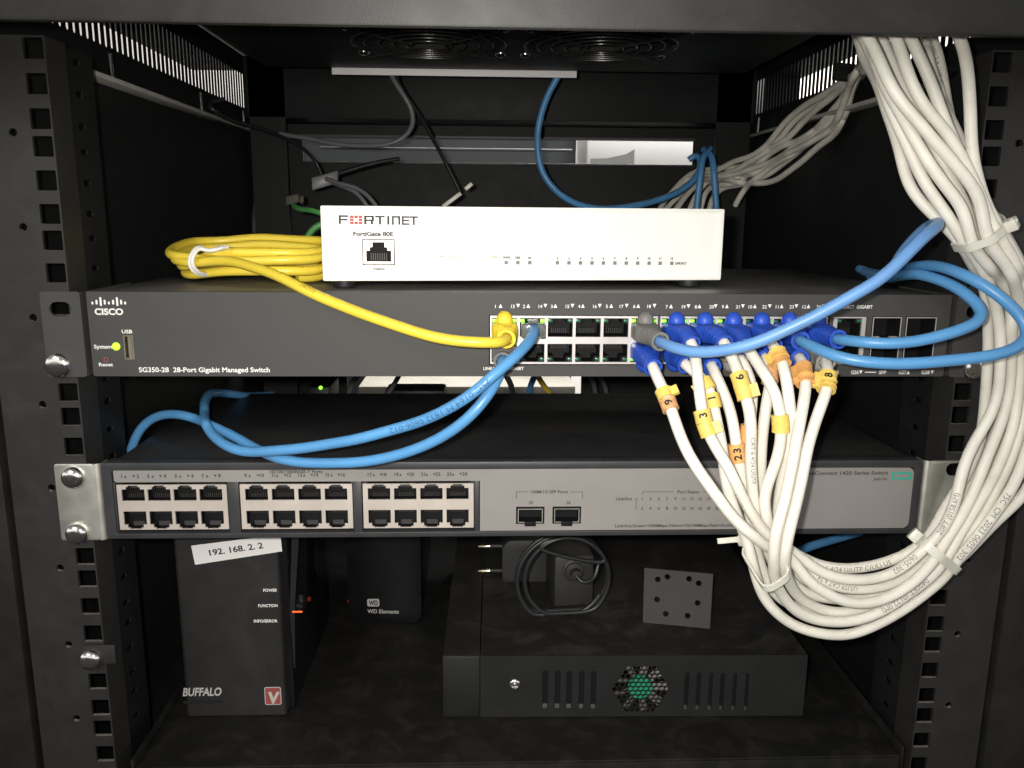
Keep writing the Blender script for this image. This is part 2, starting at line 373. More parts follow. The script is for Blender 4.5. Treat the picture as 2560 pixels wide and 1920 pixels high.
def wrap_text(mb, P, s0, s, height, r, flip=False, bold=0.0, stretch=1.0, turn=0.0):
    """print s round a cable: x runs along the centreline P from arc length s0, y round the jacket, facing the camera"""
    P, T, N, B = frames(P); d = np.concatenate([[0], np.cumsum(np.linalg.norm(np.diff(P, axis=0), axis=1))])
    V, Fs = text2d(s, bold, 2)
    bm = bmesh.new(); vs = [bm.verts.new((x, y, 0)) for x, y in V]
    for f in Fs:
        try: bm.faces.new([vs[i] for i in f])
        except ValueError: pass
    k = height/CAP
    for _ in range(3):
        le = [x for x in bm.edges if x.calc_length()*k > 0.45]
        if not le: break
        bmesh.ops.subdivide_edges(bm, edges=le, cuts=1)
    bmesh.ops.triangulate(bm, faces=bm.faces)
    bm.verts.index_update(); out = []; W = V[:, 0].max()
    for v in bm.verts:
        x = (v.co.x if not flip else W-v.co.x)*k*stretch; y = (v.co.y-CAP/2)*k*(-1 if flip else 1)
        q = min(max(s0+x, 0), d[-1]); p = np.array([np.interp(q, d, P[:, j]) for j in range(3)]); t = np.array([np.interp(q, d, T[:, j]) for j in range(3)]); t /= np.linalg.norm(t)
        c = CAM-p; c -= t*np.dot(c, t); c /= np.linalg.norm(c); sd = np.cross(c, t)
        a = y/r+turn
        out.append(p+r*(math.cos(a)*c+math.sin(a)*sd))
    mb.add(out, [tuple(v.index for v in f.verts) for f in bm.faces]); bm.free()

W0 = Face((0, 0, 0))

# ------------------------------------------------------------------ the cabinet
rack = thing('server_rack', 'black steel network cabinet with square-holed rails standing around all the equipment', 'server rack', (0, 0, 40))
def hz(k): q, r = divmod(k-1, 3); return 450-(44.45*q+15.875*r)
for sgn in (-1, 1):
    xi, xo = 227.0, 266.5
    F = W0
    holes = []
    for k in range(1, 28): holes.append(rrect(sgn*232.55-4.75, sgn*232.55+4.75, hz(k)-4.75, hz(k)+4.75, 0.5, 2))
    for k in range(1, 9): holes.append(circ(sgn*246, hz(3*k)-6.35, 2.0, 10))
    b = MB(); a0, a1 = sorted((sgn*xi, sgn*xo))
    b.plate(F, [rect(a0, a1, 30, 455.7)]+holes, -2.0, 0.0)
    # inner flange running back from the rail's edge, and its return
    x0, x1 = sorted((sgn*xi, sgn*(xi+1.8)))
    b.wbox(x0, x1, 2.01, 20, 30, 455.7)
    rl = b.build('mounting_rail', M_RAIL, rack); rl.data.materials.append(M_LITEDGE)
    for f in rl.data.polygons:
        if f.normal.z > 0.5: f.material_index = 1  # up-facing hole edges paler: light from above put into the colour
    fl = MB()
    SF = Face((sgn*(xi+3), 21, 0), (0, 1, 0), (0, 0, 1))
    hs = []
    for k in range(1, 27):
        hs.append(rrect(12, 20, hz(k)-1.6, hz(k)+1.6, 1.0, 2))
    fl.plate(SF, [rect(0, 34, 30, 455.7)]+hs, -1.0, 0.0)
    fl.build('rail_flange', M_INNER, rack)
    # outer frame post
    b = MB(); x0, x1 = sorted((sgn*269.5, sgn*420)); b.wbox(x0, x1, -2, 40, 30, 520)
    b.build('frame_post', M_FRAME, rack, bevel=1.2)
    # side panel with a row of vent slots
    PF = Face((sgn*262, 0, 0), (0, 1, 0), (0, 0, 1)); hs = []
    for k in range(55): y = 66+8.5*k; hs.append(rrect(y-1.75, y+1.75, 478, 512, 1.7, 3))
    b = MB(); b.plate(PF, [rect(3, 560, 30, 530)]+hs, -0.25, 0.25); b.build('side_panel', M_INNER, rack)
    b = MB(); x0, x1 = sorted((sgn*261, sgn*249)); b.wbox(x0, x1, 96, 440, 453.5, 456.5)
    br = b.build('side_bracket', M_BRACKET, rack, bevel=0.4)
    for y in (135, 305, 430):
        b = MB(); b.lathe((sgn*253.5, y, 456.6), (0, 0, 1), [(1.6, 0), (1.6, 14), (2.6, 14.2), (2.6, 17), (1.8, 18)], 12); b.build('bolt', M_CHROME, br, smooth=True)
    # rear uprights
    b = MB(); x0, x1 = sorted((sgn*222, sgn*258)); b.wbox(x0, x1, 470, 474, 40, 529.7); b.build('rear_rail', M_INNER, rack)
b = MB(); b.wbox(-345, 345, -76, -72, 446.3, 560)
b.wbox(-345, 345, -71.9, -66, 520, 560)
b.build('top_bar', M_FRAME, rack, bevel=1.5)
b = MB(); b.wbox(-345, 345, -66, 570, 531, 534); b.build('roof_panel', M_INNER, rack)
# back panel with cable openings
BF = Face((0, 530, 0))
b = MB()
b.plate(BF, [rect(-264, 264, 40, 530), rect(-218, 214, 431, 456.5), rect(-178, 95, 165, 192)], -2, 0)
b.build('back_panel', M_INNER, rack)
b = MB(); b.wbox(-218, 214, 522, 529.9, 456.6, 459.0); b.wbox(-200, 214, 522, 529.9, 429.0, 430.9)
b.wbox(-212, 86, 598, 602, 449.2, 452)
b.build('opening_edge', M_EDGE, rack, bevel=0.3)  # opening lips paler than the panel, standing for light from behind the rack
b = MB(); b.wbox(-262, 262, 470, 529, 470, 529.8); b.build('rear_beam', M_INNER, rack, bevel=1)
b = MB(); b.wbox(-340, 340, -60, 560, 24, 30); b.build('base_panel', M_INNER, rack)
# fan tray
b = MB()
TF = Face((0, 0, 497), (1, 0, 0), (0, -1, 0))          # looking up at its underside: normal points down
cxs = (-60.0, 64.0)
b.plate(TF, [rect(-205, 205, -332, -95)]+[circ(x, -213, 54, 40) for x in cxs], -1.2, 0)
b.wbox(-205, 205, 95, 96.2, 498.3, 530); b.wbox(-206.2, -205.01, 95, 332, 497, 530); b.wbox(205.01, 206.2, 95, 332, 497, 530)
tray = b.build('fan_tray', M_INNER, rack)
b = MB(); b.wbox(-150, 60, 332.2, 334, 491.5, 499); b.build('tray_lip', M_ALU, rack, bevel=0.3)
for x in cxs:
    b = MB(); b.plate(TF, [rrect(x-59, x+59, -272, -154, 4), circ(x, -213, 54.5, 40)], -26, -1.3)
    fan = b.build('cooling_fan', M_ROTOR, rack)
    b = MB(); b.lathe((x, 213, 503), (0, 0, -1), [(20, -14), (20, 0), (18.5, 1.5)], 24)
    for k in range(7):
        t0 = 2*math.pi*k/7
        P = []
        for i, rr in enumerate(np.linspace(19, 52, 5)):
            for j, w in enumerate(np.linspace(-0.30, 0.30, 4)):
                t = t0+w+0.25*i/4; P.append((x+rr*math.cos(t), 213+rr*math.sin(t), 511+12*w/0.3*0.5))
        b.add(P, [(i*4+j, i*4+j+1, (i+1)*4+j+1, (i+1)*4+j) for i in range(4) for j in range(3)])
    b.build('rotor', M_ROTOR, fan, smooth=True)
    b = MB()
    for rr in (16, 26, 36, 46, 55):
        b.tube([(x+rr*math.cos(t), 213+rr*math.sin(t), 494.6-0.03*(55-rr)) for t in np.linspace(0, 2*math.pi, 49)], 0.8, 8, caps=False)
    for k in range(4):
        t = math.pi/4+k*math.pi/2
        b.tube([(x+rr*math.cos(t), 213+rr*math.sin(t), 493.2-0.03*(55-rr)) for rr in (16, 36, 55, 73)], 0.8, 8)
    b.build('fan_grille', M_GRILLE, fan, smooth=True)
    for sx_ in (-1, 1):
        for sy_ in (-1, 1):
            b = MB(); b.lathe((x+sx_*52.5, 213+sy_*45, 497), (0, 0, -1), [(4.2, 0), (4.2, 0.6), (3.4, 2.0), (1.6, 2.7)], 16); b.build('screw', M_CHROME, fan, smooth=True)

# ------------------------------------------------------------------ what shows through the rear openings
nc = MB(); nc.wbox(300, 340, 560, 1000, 300, 700); o = nc.build('vent_blocker', M_DARKPANEL); tag(o, 'added dark box outside the right side, darkening its far vent slots', 'cabinet')  # added box that blocks the brightness behind the far right vent slots
b = MB(); b.wbox(-1500, 1500, 1300, 1320, -400, 1600); o = b.build('wall', M_WALL); o['kind'] = 'structure'
b = MB(); b.wbox(-272, 104, 720, 760, 60, 700)
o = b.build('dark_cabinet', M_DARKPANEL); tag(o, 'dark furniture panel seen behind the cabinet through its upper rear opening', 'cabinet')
wg = thing('white_appliance', 'bright white box standing in the room behind the upper rear opening', 'appliance', (200, 640, 380))
b = MB(); b.wbox(108, 330, 640, 760, 380, 520); b.build('body', M_WHITEGOODS, wg, bevel=3)
b = MB()
b.add([(113, 639.5, 444), (135, 639.5, 445), (158, 639.5, 450), (168, 639.5, 456), (168, 639.5, 425), (113, 639.5, 425)], [(0, 1, 2, 3, 4, 5)])
b.build('grey_panel', M_STEELGREY, wg)
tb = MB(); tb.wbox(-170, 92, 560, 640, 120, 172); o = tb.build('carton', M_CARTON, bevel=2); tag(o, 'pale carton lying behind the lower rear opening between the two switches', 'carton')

# ------------------------------------------------------------------ shelf at the bottom
SZ = 68.9
shelf = thing('rack_shelf', 'dusty black shelf bolted between the rails under the boxes at the bottom', 'shelf', (0, 0, SZ))
b = MB(); b.wbox(-217, 221, 0.2, 420, SZ-1.6, SZ); b.wbox(-217, 221, 0.2, 1.8, SZ-22, SZ-1.61)
b.build('tray', M_SHELF, shelf, bevel=0.5)
for sgn, x in ((-1, -217.6), (1, 221.6)):
    b = MB(); x0, x1 = sorted((x, x+sgn*1.4)); b.wbox(x0, x1, 0.2, 420, SZ-22, SZ+5); b.build('side_wall', M_SHELF, shelf, bevel=0.3)
    if sgn < 0:
        b = MB(); b.wbox(-238.5, -221, -1.6, -0.1, hz(22)-4.5, hz(22)+6.5); b.build('mounting_ear', M_RAIL, shelf, bevel=0.4)

def screw(F, a, b_, parent, r=6.0, h=3.6, rot=0.4, c=0.0, cross=True):
    mb = MB(); prof = [(r, 0), (r, 0.5)]
    for k in range(1, 7):
        t = k/6*math.radians(74); prof.append((r*math.cos(t)**0.75, 0.5+h*math.sin(t)**0.9))
    mb.lathe(F.p(a, b_, c), F.n, prof, 28)
    s = mb.build('mounting_screw', M_CHROME, parent, smooth=True)
    mb = MB(); ca, sa = math.cos(rot), math.sin(rot)
    G = Face(F.p(a, b_, c), F.ux*ca+F.uz*sa, -F.ux*sa+F.uz*ca)
    mb.box(G, -r*0.60, r*0.60, -0.7, 0.7, h*0.5, h*0.97+0.30)
    if cross: mb.box(G, -0.6, 0.6, -r*0.45, r*0.45, h*0.5, h*0.97+0.36)
    mb.build('drive_slot', M_SLOT, s)
    return s
screw(W0, *W0.ab(231.5, 1644), shelf, c=1.6, rot=0.6)

# ------------------------------------------------------------------ upper switch (dark grey, full of cables)
sw = thing('network_switch', 'dark grey rack switch full of plugged cables, directly under the white firewall box', 'network switch', (0, 0, 293.3))
b = MB(); b.wbox(-217.5, 218.5, 17.5, 215, 294, 334.5); b.wbox(-217.5, 218.5, 4.2, 215, 334.51, 335.6); b.wbox(-217.5, 218.5, 4.2, 17.4, 294, 294.8)
for q in (-217.5, 217.7): b.wbox(q, q+0.8, 4.2, 17.4, 294.81, 334.5)
b.build('chassis', M_CISCOTOP, sw, bevel=0.25)
# face plate with cut-outs for the two port blocks, the combo jack, the SFP cages and the USB socket
CX = [(-18.0, 68.1), (69.4, 156.8)]
def cellx(i):
    g, k = divmod(i, 6); x0, x1 = CX[g]; return x0+(x1-x0)*(k+0.5)/6
ZT, ZB = 324.6, 299.7
SFPX = [(180.1, 195.1), (197.8, 213.6)]
usb0 = W0.ab(306, 838); usb1 = W0.ab(337, 899)
cut = [rect(-18.6, 157.4, ZB-0.5, ZT+0.5), rect(159.4, 177.2, ZB-0.3, ZT+0.3)]+[rect(a-0.3, c+0.3, ZB-0.3, ZT+0.3) for a, c in SFPX]
cut.append(rect(usb0[0], usb1[0], usb1[1], usb0[1]))
b = MB(); b.plate(W0, [rrect(-219, 220.8, 293.3, 336.2, 0.8, 3)]+cut, -4.0, 0.0)
b.build('faceplate', M_CISCO, sw)
for sgn, x0, x1 in ((-1, -241.0, -221.5), (1, 223.0, 245.0)):
    b = MB(); mid = (x0+x1)/2
    sl = rrect(mid-5.6, mid+5.0, 327.5-17+13.4, 327.5-17+20.6, 3.4, 5)
    b.plate(W0, [rrect(x0, x1, 293.2, 336.2, 1.5, 3), sl], 0.05, 1.4)
    xe0, xe1 = (x1-1.5, x1) if sgn < 0 else (x0, x0+1.5)
    b.wbox(xe0, xe1, 0.0, 60, 293.5, 335.8)
    b.build('rack_ear', M_CISCO, sw)
a, c_ = W0.ab(150.5, 911); screw(W0, a, c_, sw, r=6.6, c=1.4, rot=0.1)
a, c_ = W0.ab(2431, 918); screw(W0, a, c_, sw, r=6.6, c=1.4, rot=0.9)
# port block frames
def tee(x, z0, z1, up, w=5.75, n1=3.9, n2=2.9, h1=1.5, h2=2.6):
    """RJ45 opening: body z0..z1, latch steps above (up) or below"""
    if up: return [(x-w, z0), (x+w, z0), (x+w, z1-h2), (x+n1, z1-h2), (x+n1, z1-h1), (x+n2, z1-h1), (x+n2, z1), (x-n2, z1), (x-n2, z1-h1), (x-n1, z1-h1), (x-n1, z1-h2), (x-w, z1-h2)]
    return [(x-w, z1), (x-w, z0+h2), (x-n1, z0+h2), (x-n1, z0+h1), (x-n2, z0+h1), (x-n2, z0), (x+n2, z0), (x+n2, z0+h1), (x+n1, z0+h1), (x+n1, z0+h2), (x+w, z0+h2), (x+w, z1)]
LIT = {(0, 'L'): 2, (0, 'R'): 2, (1, 'L'): 2, (1, 'R'): 2, (5, 'L'): 2, (5, 'R'): 1, (6, 'L'): 2, (6, 'R'): 2, (7, 'L'): 2, (7, 'R'): 1, (8, 'L'): 2, (9, 'R'): 2, (10, 'R'): 1, (11, 'L'): 2}
UZ0, UZ1, LZ0, LZ1 = 313.8, 323.5, 300.7, 310.2
for g in range(2):
    x0, x1 = CX[g]
    loops = [rect(x0, x1, ZB, ZT)]
    for k in range(6):
        x = cellx(g*6+k); w = (x1-x0)/12-0.75
        loops.append(rect(x-w, x+w, UZ0, UZ1)); loops.append(rect(x-w, x+w, LZ0, LZ1))
    b = MB(); b.plate(W0, loops, -12, -0.6)
    b.build('port_frame', M_NICKEL, sw)
def jack(parent, x, z0, z1, up, name='ethernet_port', leds=None, c=-1.6, depth=11, w=6.35, m=M_BLACK, F=W0):
    b = MB(); t = tee(x, z0+0.25, z1-0.1, up, w=w-0.35, n1=3.3, n2=3.0, h1=1.6, h2=2.7)
    b.plate(F, [rect(x-w, x+w, z0, z1), t], c-depth, c)
    b.box(F, x-w, x+w, z0, z1, c-depth-1.0, c-depth-0.01)
    o = b.build(name, m, parent)
    b = MB()
    for k in range(8):
        xx = x-3.6+k*1.03
        b.box(F, xx-0.16, xx+0.16, (z0+1.0) if up else (z1-3.6), (z0+3.6) if up else (z1-1.0), c-depth+0.3, c-depth+3.5)
    b.build('contacts', M_CONTACT, o)
    if leds:
        for sd, st in leds:
            xl = x+(-1 if sd == 'L' else 1)*5.25; zl = (z1-1.35) if up else (z0+1.35)
            b = MB(); b.box(F, xl-1.15, xl+1.15, zl-0.72, zl+0.72, c+0.02, c+0.45)
            b.build('status_light', (M_LEDOFF, M_LEDDIM, M_LEDON)[st], o, bevel=0.15)
    return o
for i in range(12):
    x = cellx(i); w = (CX[i//6][1]-CX[i//6][0])/12-0.8
    jack(sw, x, UZ0+0.04, UZ1-0.04, True, leds=[(s, LIT.get((i, s), 0)) for s in 'LR'], w=w)
    jack(sw, x, LZ0+0.04, LZ1-0.04, False, leds=[('L', 1 if i == 5 else 0), ('R', 0)], w=w)
# combo jack column and SFP cages
b = MB(); b.plate(W0, [rect(159.7, 176.9, ZB, ZT), rect(161.8, 174.8, UZ0, UZ1+0.4), rect(161.8, 174.8, LZ0, LZ1)], -12, -0.5); b.build('port_frame', M_NICKEL, sw)
jack(sw, 168.3, UZ0+0.04, UZ1+0.3, True, leds=[('L', 0), ('R', 0)], w=6.4); jack(sw, 168.3, LZ0+0.04, LZ1-0.04, False, leds=[('L', 0), ('R', 0)], w=6.4)
for a0, a1 in SFPX:
    b = MB(); b.plate(W0, [rect(a0, a1, ZB, ZT), rect(a0+0.45, a1-0.45, 312.9, ZT-0.45), rect(a0+0.45, a1-0.45, ZB+0.45, 311.4)], -14, 0.3)
    b.box(W0, a0+.05, a1-.05, ZB+.05, ZT-.05, -15, -14.1)
    cg = b.build('sfp_cage', M_BLACK, sw)
    b = MB()
    for z0, z1 in ((312.9, ZT), (ZB, 311.4)):
        for q in ((a0, a0+0.4, z0, z1), (a1-0.4, a1, z0, z1), (a0+0.41, a1-0.41, z1-0.4, z1), (a0+0.41, a1-0.41, z0, z0+0.4)): b.box(W0, *q, 0.31, 0.6)
    b.box(W0, a0+0.6, a0+4.6, 313.2, 314.3, -3, -0.5); b.box(W0, a1-4.6, a1-0.6, 313.2, 314.3, -3, -0.5)
    b.build('cage_rim', M_NICKEL, cg)
# USB socket, reset button, system light
b = MB(); b.plate(W0, [rect(usb0[0]+.02, usb1[0]-.02, usb1[1]+.02, usb0[1]-.02), rect(usb0[0]+0.7, usb1[0]-0.7, usb1[1]+0.7, usb0[1]-0.7)], -9, -0.3)
us = b.build('usb_socket', M_USB, sw)
b = MB(); b.box(W0, usb0[0]+1.9, usb0[0]+3.9, usb1[1]+0.9, usb0[1]-0.9, -8, -1.2); b.build('tongue', M_USB, us)
b = MB(); b.box(W0, usb0[0]+.1, usb1[0]-.1, usb1[1]+.1, usb0[1]-.1, -10, -9.02); b.build('socket_back', M_BLACK, us)
a, c_ = W0.ab(290.5, 866); b = MB(); b.lathe((a, 0.2, c_), (0, -1, 0), [(2.0, 0), (2.0, 0.5), (1.4, 1.0), (0.4, 1.2)], 20); o = b.build('system_light', M_LEDSYS, sw, smooth=True)
a, c_ = W0.ab(265.5, 899); b = MB(); b.plate(W0, [circ(a, c_, 1.25, 16), circ(a, c_, 0.75, 16)], -0.2, 0.2); o = b.build('reset_button', M_REDDULL, sw)
b = MB(); b.add([W0.p(x, z, 0.12) for x, z in circ(a, c_, 0.74, 12)], [tuple(range(12))]); b.build('button_hole', M_SLOT, o)
# printing
b = MB()
for k, (x, y0, y1) in enumerate(((127, 302, 333), (168, 284, 333), (208, 256, 348), (252, 284, 333), (295, 302, 333), (338, 284, 333), (377, 256, 348), (420, 284, 333), (462, 302, 333))):
    a0, t = W0.ab(200+x/4.096, 680+y0/4.096); _, bt = W0.ab(200+x/4.096, 680+y1/4.096)
    P = rrect(a0-0.5, a0+0.5, bt, t, 0.49, 4); b.add([W0.p(x_, z_, 0.15) for x_, z_ in P], [tuple(range(len(P)))])
letters(b, W0, 'CISCO', 237.5, 309, 771.5, 786.5, bold=0.035)
b.build('logo', M_PRINTW, sw)
b = MB()
letters(b, W0, 'USB', 305, 331.5, 824.5, 833); letters(b, W0, 'System', 235.5, 280.5, 862, 871); letters(b, W0, 'Reset', 248, 283, 907, 915.5)
letters(b, W0, 'SG350-28  28-Port Gigabit Managed Switch', 348, 675, 918.5, 930)
b.build('model_lettering', M_PRINTW, sw)
b = MB()
row = [(1, 240, 292, 1), (13, 418, 472, 0), (2, 532, 576, 1), (14, 700, 751, 0), (3, 817, 854, 1), (15, 977, 1028, 0), (4, 1097, 1135, 1), (16, 1258, 1308, 0), (5, 1380, 1425, 1), (17, 1530, 1583, 0), (6, 1660, 1702, 1), (18, 1812, 1868, 0)]
for n, x, t, up in row:
    u = 1180+x/4.096; w = 2.6 if n == 1 else (4.2 if n < 10 else 9.5)*0.65
    letters(b, W0, str(n), u, u, 762, 770, bold=0.012); tri(b, W0, 1180+t/4.096, 764.5, 1.9, 2.0, up)
row = [(7, 105, 148, 1), (19, 272, 320, 0), (8, 392, 428, 1), (20, 548, 588, 0), (9, 658, 700, 1), (21, 806, 857, 0), (10, 930, 975, 1), (22, 1070, 1122, 0), (11, 1195, 1240, 1), (23, 1338, 1385, 0), (12, 1462, 1505, 1), (24, 1605, 1657, 0)]
for n, x, t, up in row:
    u = 1640+x/3.95; w = (4.2 if n < 10 else 9.5)*0.65
    letters(b, W0, str(n), u, u, 763, 771, bold=0.012); tri(b, W0, 1640+t/3.95, 765.5, 1.9, 2.0, up)
letters(b, W0, 'LINK/ACT', 2093, 2135, 763, 771); letters(b, W0, 'GIGABIT', 2141, 2181, 763, 771)
letters(b, W0, 'LINK/ACT', 1208.6, 1256, 917.5, 924.8); letters(b, W0, 'GIGABIT', 1268, 1309.4, 917.5, 924.8)
letters(b, W0, 'G25', 2074, 2092, 926.5, 935); tri(b, W0, 2094, 930.5, 1.9, 2.0, 1)
letters(b, W0, 'G26', 2127, 2145.7, 926.5, 935); tri(b, W0, 2151.5, 930.5, 1.9, 2.0, 0); bar(b, W0, 2162, 930.5, 2190, 930.5, 0.5)
letters(b, W0, 'SFP', 2196.6, 2215, 926.5, 935); letters(b, W0, 'G27', 2246, 2265, 926.5, 935); tri(b, W0, 2270.3, 930.5, 1.9, 2.0, 1)
letters(b, W0, 'G28', 2302.7, 2323, 926.5, 935); tri(b, W0, 2330, 930.5, 1.9, 2.0, 0)
b.build('port_lettering', M_PRINTW, sw)

# ------------------------------------------------------------------ lower switch (light grey panel, empty ports)
hp = thing('network_switch', 'black rack switch with a light grey front panel and rows of empty ports', 'network switch', (0, 0, 206))
b = MB(); b.wbox(-215, 211, 9.1, 172, 208, 247.2); b.build('chassis', M_HPTOP, hp, bevel=0.8)
g = [W0.ab(289, 1208), W0.ab(572, 1322), W0.ab(598, 1207), W0.ab(883, 1320), W0.ab(906, 1205), W0.ab(1184, 1318)]
GX = [(g[0][0], g[1][0]), (g[2][0], g[3][0]), (g[4][0], g[5][0])]
PZ1, PZ0 = 235.4, 210.6
s0 = W0.ab(283, 1176); s1 = W0.ab(1200, 1199)
pr = W0.ab(2290, 1160)[0]
STZ1, STZ0 = W0.ab(283, 1175)[1], 237.0; RZ0 = 209.0
sfp = [(W0.ab(1290, 1290)[0], W0.ab(1361, 1290)[0]), (W0.ab(1381, 1290)[0], W0.ab(1452.5, 1290)[0])]
sfz1, sfz0 = W0.ab(1370, 1266)[1], W0.ab(1370, 1309)[1]
HPF = Face((0, -4.0, 0))       # front rim of the bezel
b = MB()
# bezel: outer frame standing proud, bars between the port groups
L, R, B_, T_ = -219.6, 215.0, 206.0, 247.5
b.plate(W0, [rrect(L, R, B_, T_, 2.0, 4), rrect(L+5.0, R-4.2, B_+2.6, T_-4.0, 1.5, 3)], -9, 0.6)
b.box(W0, L+5.05, R-4.25, B_+2.65, T_-4.05, -9, -7.2)
for k, (x0, x1) in enumerate(((GX[0][1]+0.6, GX[1][0]-0.6), (GX[1][1]+0.6, GX[2][0]-0.6), (GX[2][1]+0.6, s1[0]-0.4), (L+5.1, GX[0][0]-0.6))):
    b.box(W0, x0, x1, B_+2.7, STZ0-0.1, -7.1, 0.0)
b.build('bezel', M_HPDARK, hp, bevel=0.35)
b = MB()
out = [(s0[0], STZ0)]
arc = rrect(s1[0], R-4.4, RZ0, T_-4.2, 3.4, 6, (0, 1, 1, 0))
P = [(s0[0]+1, STZ0), (s1[0], STZ0), (s1[0], RZ0)]+[q for q in arc[1:-1]]+[(s1[0], STZ1+0.9), (s0[0], STZ1), (s0[0], STZ0+1)]
sf = [rect(x0, x1, sfz0, sfz1) for x0, x1 in sfp]
b.plate(W0, [P]+sf, -3.0, 0.3)
b.build('front_label_panel', M_HPGREY, hp)
def hpport(x, up):
    if up: return tee(x, 226.6, 235.0, True, w=5.9, n1=3.7, n2=2.6, h1=0.75, h2=2.1)
    return tee(x, 211.0, 220.8, False, w=5.9, n1=4.1, n2=2.9, h1=0.7, h2=2.4)
for x0, x1 in GX:
    hs = []; pitch = (x1-x0-3.2)/4
    for k in range(4):
        x = x0+1.6+pitch*(k+0.5); hs += [hpport(x, True), hpport(x, False)]
    b = MB(); b.plate(W0, [rect(x0, x1, PZ0, PZ1)]+hs, -1.4, -0.4); b.build('port_frame', M_PORTMETAL, hp)
    for k in range(4):
        x = x0+1.6+pitch*(k+0.5)
        for z0, z1 in ((226.0, 235.3), (210.7, 221.4)):
            b = MB(); b.plate(W0, [rect(x-6.6, x+6.6, z0, z1), rect(x-6.1, x+6.1, z0+0.3, z1-0.3)], -6.8, -1.5)
            b.box(W0, x-6.6, x+6.6, z0, z1, -7.15, -6.82)
            pt_ = b.build('ethernet_port', M_BLACK, hp)
            b = MB(); up = z0 > 220
            for q in range(8):
                xx = x-3.6+q*1.03; b.box(W0, xx-0.18, xx+0.18, z0+1.0 if up else z1-3.4, z0+3.4 if up else z1-1.0, -6.7, -4.6)
            b.build('contacts', M_CONTACT, pt_)
            b = MB(); b.box(W0, x-3.0, x+3.0, (z1-3.1) if up else (z0+0.6), (z1-0.6) if up else (z0+3.1), -5.5, -4.8); b.build('latch_stop', M_SLOT, pt_)
for x0, x1 in sfp:
    b = MB(); b.plate(W0, [rect(x0+.05, x1-.05, sfz0+.05, sfz1-.05), rect(x0+1.4, x1-1.4, sfz0+1.2, sfz1-1.6)], -7, 0.1); b.box(W0, x0+.1, x1-.1, sfz0+.1, sfz1-.1, -7.15, -7.02)
    cg = b.build('sfp_cage', M_BLACK, hp)
    b = MB(); b.plate(W0, [rect(x0+1.0, x1-1.0, sfz0+0.8, sfz1-1.2), rect(x0+1.35, x1-1.35, sfz0+1.15, sfz1-1.55)], 0.11, 0.45); b.build('cage_rim', M_ZINC, cg)
    mid = (x0+x1)/2; b = MB(); b.box(W0, mid-3.0, mid+3.0, sfz0-1.0, sfz0+1.6, 0.46, 1.4); b.build('latch_tab', M_BLACK, cg, bevel=0.2)
# zinc brackets
def bracket(x0, x1, sgn):
    b = MB(); mid = (x0+x1)/2; hs = []
    if sgn > 0: a_, c__ = W0.ab(2394, 1172); hs = [rrect(a_-7, a_+7, c__-3.6, c__+3.6, 3.5, 6)]
    b.plate(W0, [rrect(x0, x1, 205.6, 247.3, 1.2, 4)]+hs, -0.3, 1.3)
    o = b.build('mounting_bracket', M_ZINC, hp, bevel=0.25)
    xe = x1 if sgn < 0 else x0
    b = MB()
    # rolled fold at the chassis side, then the arm that runs back
    P = [(xe+sgn*3.4*(1-math.sin(t))-sgn*3.4*0, -1.3+3.4*(1-math.cos(t)) if False else -1.3+3.4*(1-math.cos(t))) for t in np.linspace(0, math.pi/2, 7)]
    Q = []
    for t in np.linspace(0, math.pi/2, 7):
        Q.append((xe-sgn*(3.2*math.sin(t)), -1.3+3.2*(1-math.cos(t))))
    Q.append((xe-sgn*3.2, 8.0))
    V = []; Fs = []
    for x, y in Q: V += [(x, y, 205.6), (x, y, 247.3)]
    for i in range(len(Q)-1): Fs.append((2*i, 2*i+2, 2*i+3, 2*i+1))
    b.add(V, Fs); b.build('folded_edge', M_ZINC, o, smooth=True)
    return o
bl = bracket(-243.0, -223.0, -1); br = bracket(218.6, 242.5, 1)
a, c_ = W0.ab(187, 1191); screw(W0, a, c_, bl, c=1.3, rot=-0.5); a, c_ = W0.ab(197, 1331); screw(W0, a, c_, bl, c=1.3, rot=0.8, cross=False)
# printing
FG_ = Face((0, -0.3, 0))
b = MB()
letters(b, FG_, '10/100/1000BASE-T Ports', 675.5, 806.7, 1175.2, 1183)
b.build('heading_lettering', M_INKGREY, hp)
b = MB()
first = [(1, 255, 290, 1), (2, 415, 373, 0), (3, 517, 560, 1), (4, 682, 638, 0), (5, 790, 830, 1), (6, 955, 910, 0), (7, 1057, 1097, 1), (8, 1220, 1178, 0), (9, 1478, 1517, 1), (10, 1640, 1600, 0), (11, 1755, 1790, 1), (12, 1907, 1868, 0), (13, 2018, 2057, 1), (14, 2175, 2132, 0)]
nums = [(n, 240+x/3.95, 240+t/3.95, up) for n, x, t, up in first]
nums += [(n, 640+x/2.592, 640+t/2.592, up) for n, x, t, up in ((15, 463, 490, 1), (16, 565, 537, 0), (17, 738, 763, 1), (18, 833, 810, 0), (19, 911, 936, 1), (20, 1010, 985, 0), (21, 1082, 1107, 1), (22, 1180, 1155, 0), (23, 1252, 1278, 1), (24, 1353, 1326, 0))]
for n, u, t, up in nums:
    w = 1.6 if n == 1 else (2.9 if n < 10 else 5.6); v = 1194.5-(u-300)/850*6.0
    letters(b, FG_, str(n), u, u, v-7.8, v+0.3, c=0.12, bold=0.03); tri(b, FG_, t, v-3.2, 1.5, 1.35, up, 0.12)
b.build("port_lettering", M_INKGREY, hp)
b = MB()
letters(b, FG_, '100M/1G SFP Ports', 1327.5, 1419, 1226, 1233.2)
for q in ((1291, 1247, 1291, 1229.5), (1291, 1229.5, 1321.5, 1229.5), (1426, 1229.5, 1456.5, 1229.5), (1456.5, 1229.5, 1456.5, 1247)): bar(b, FG_, *q, 0.28)
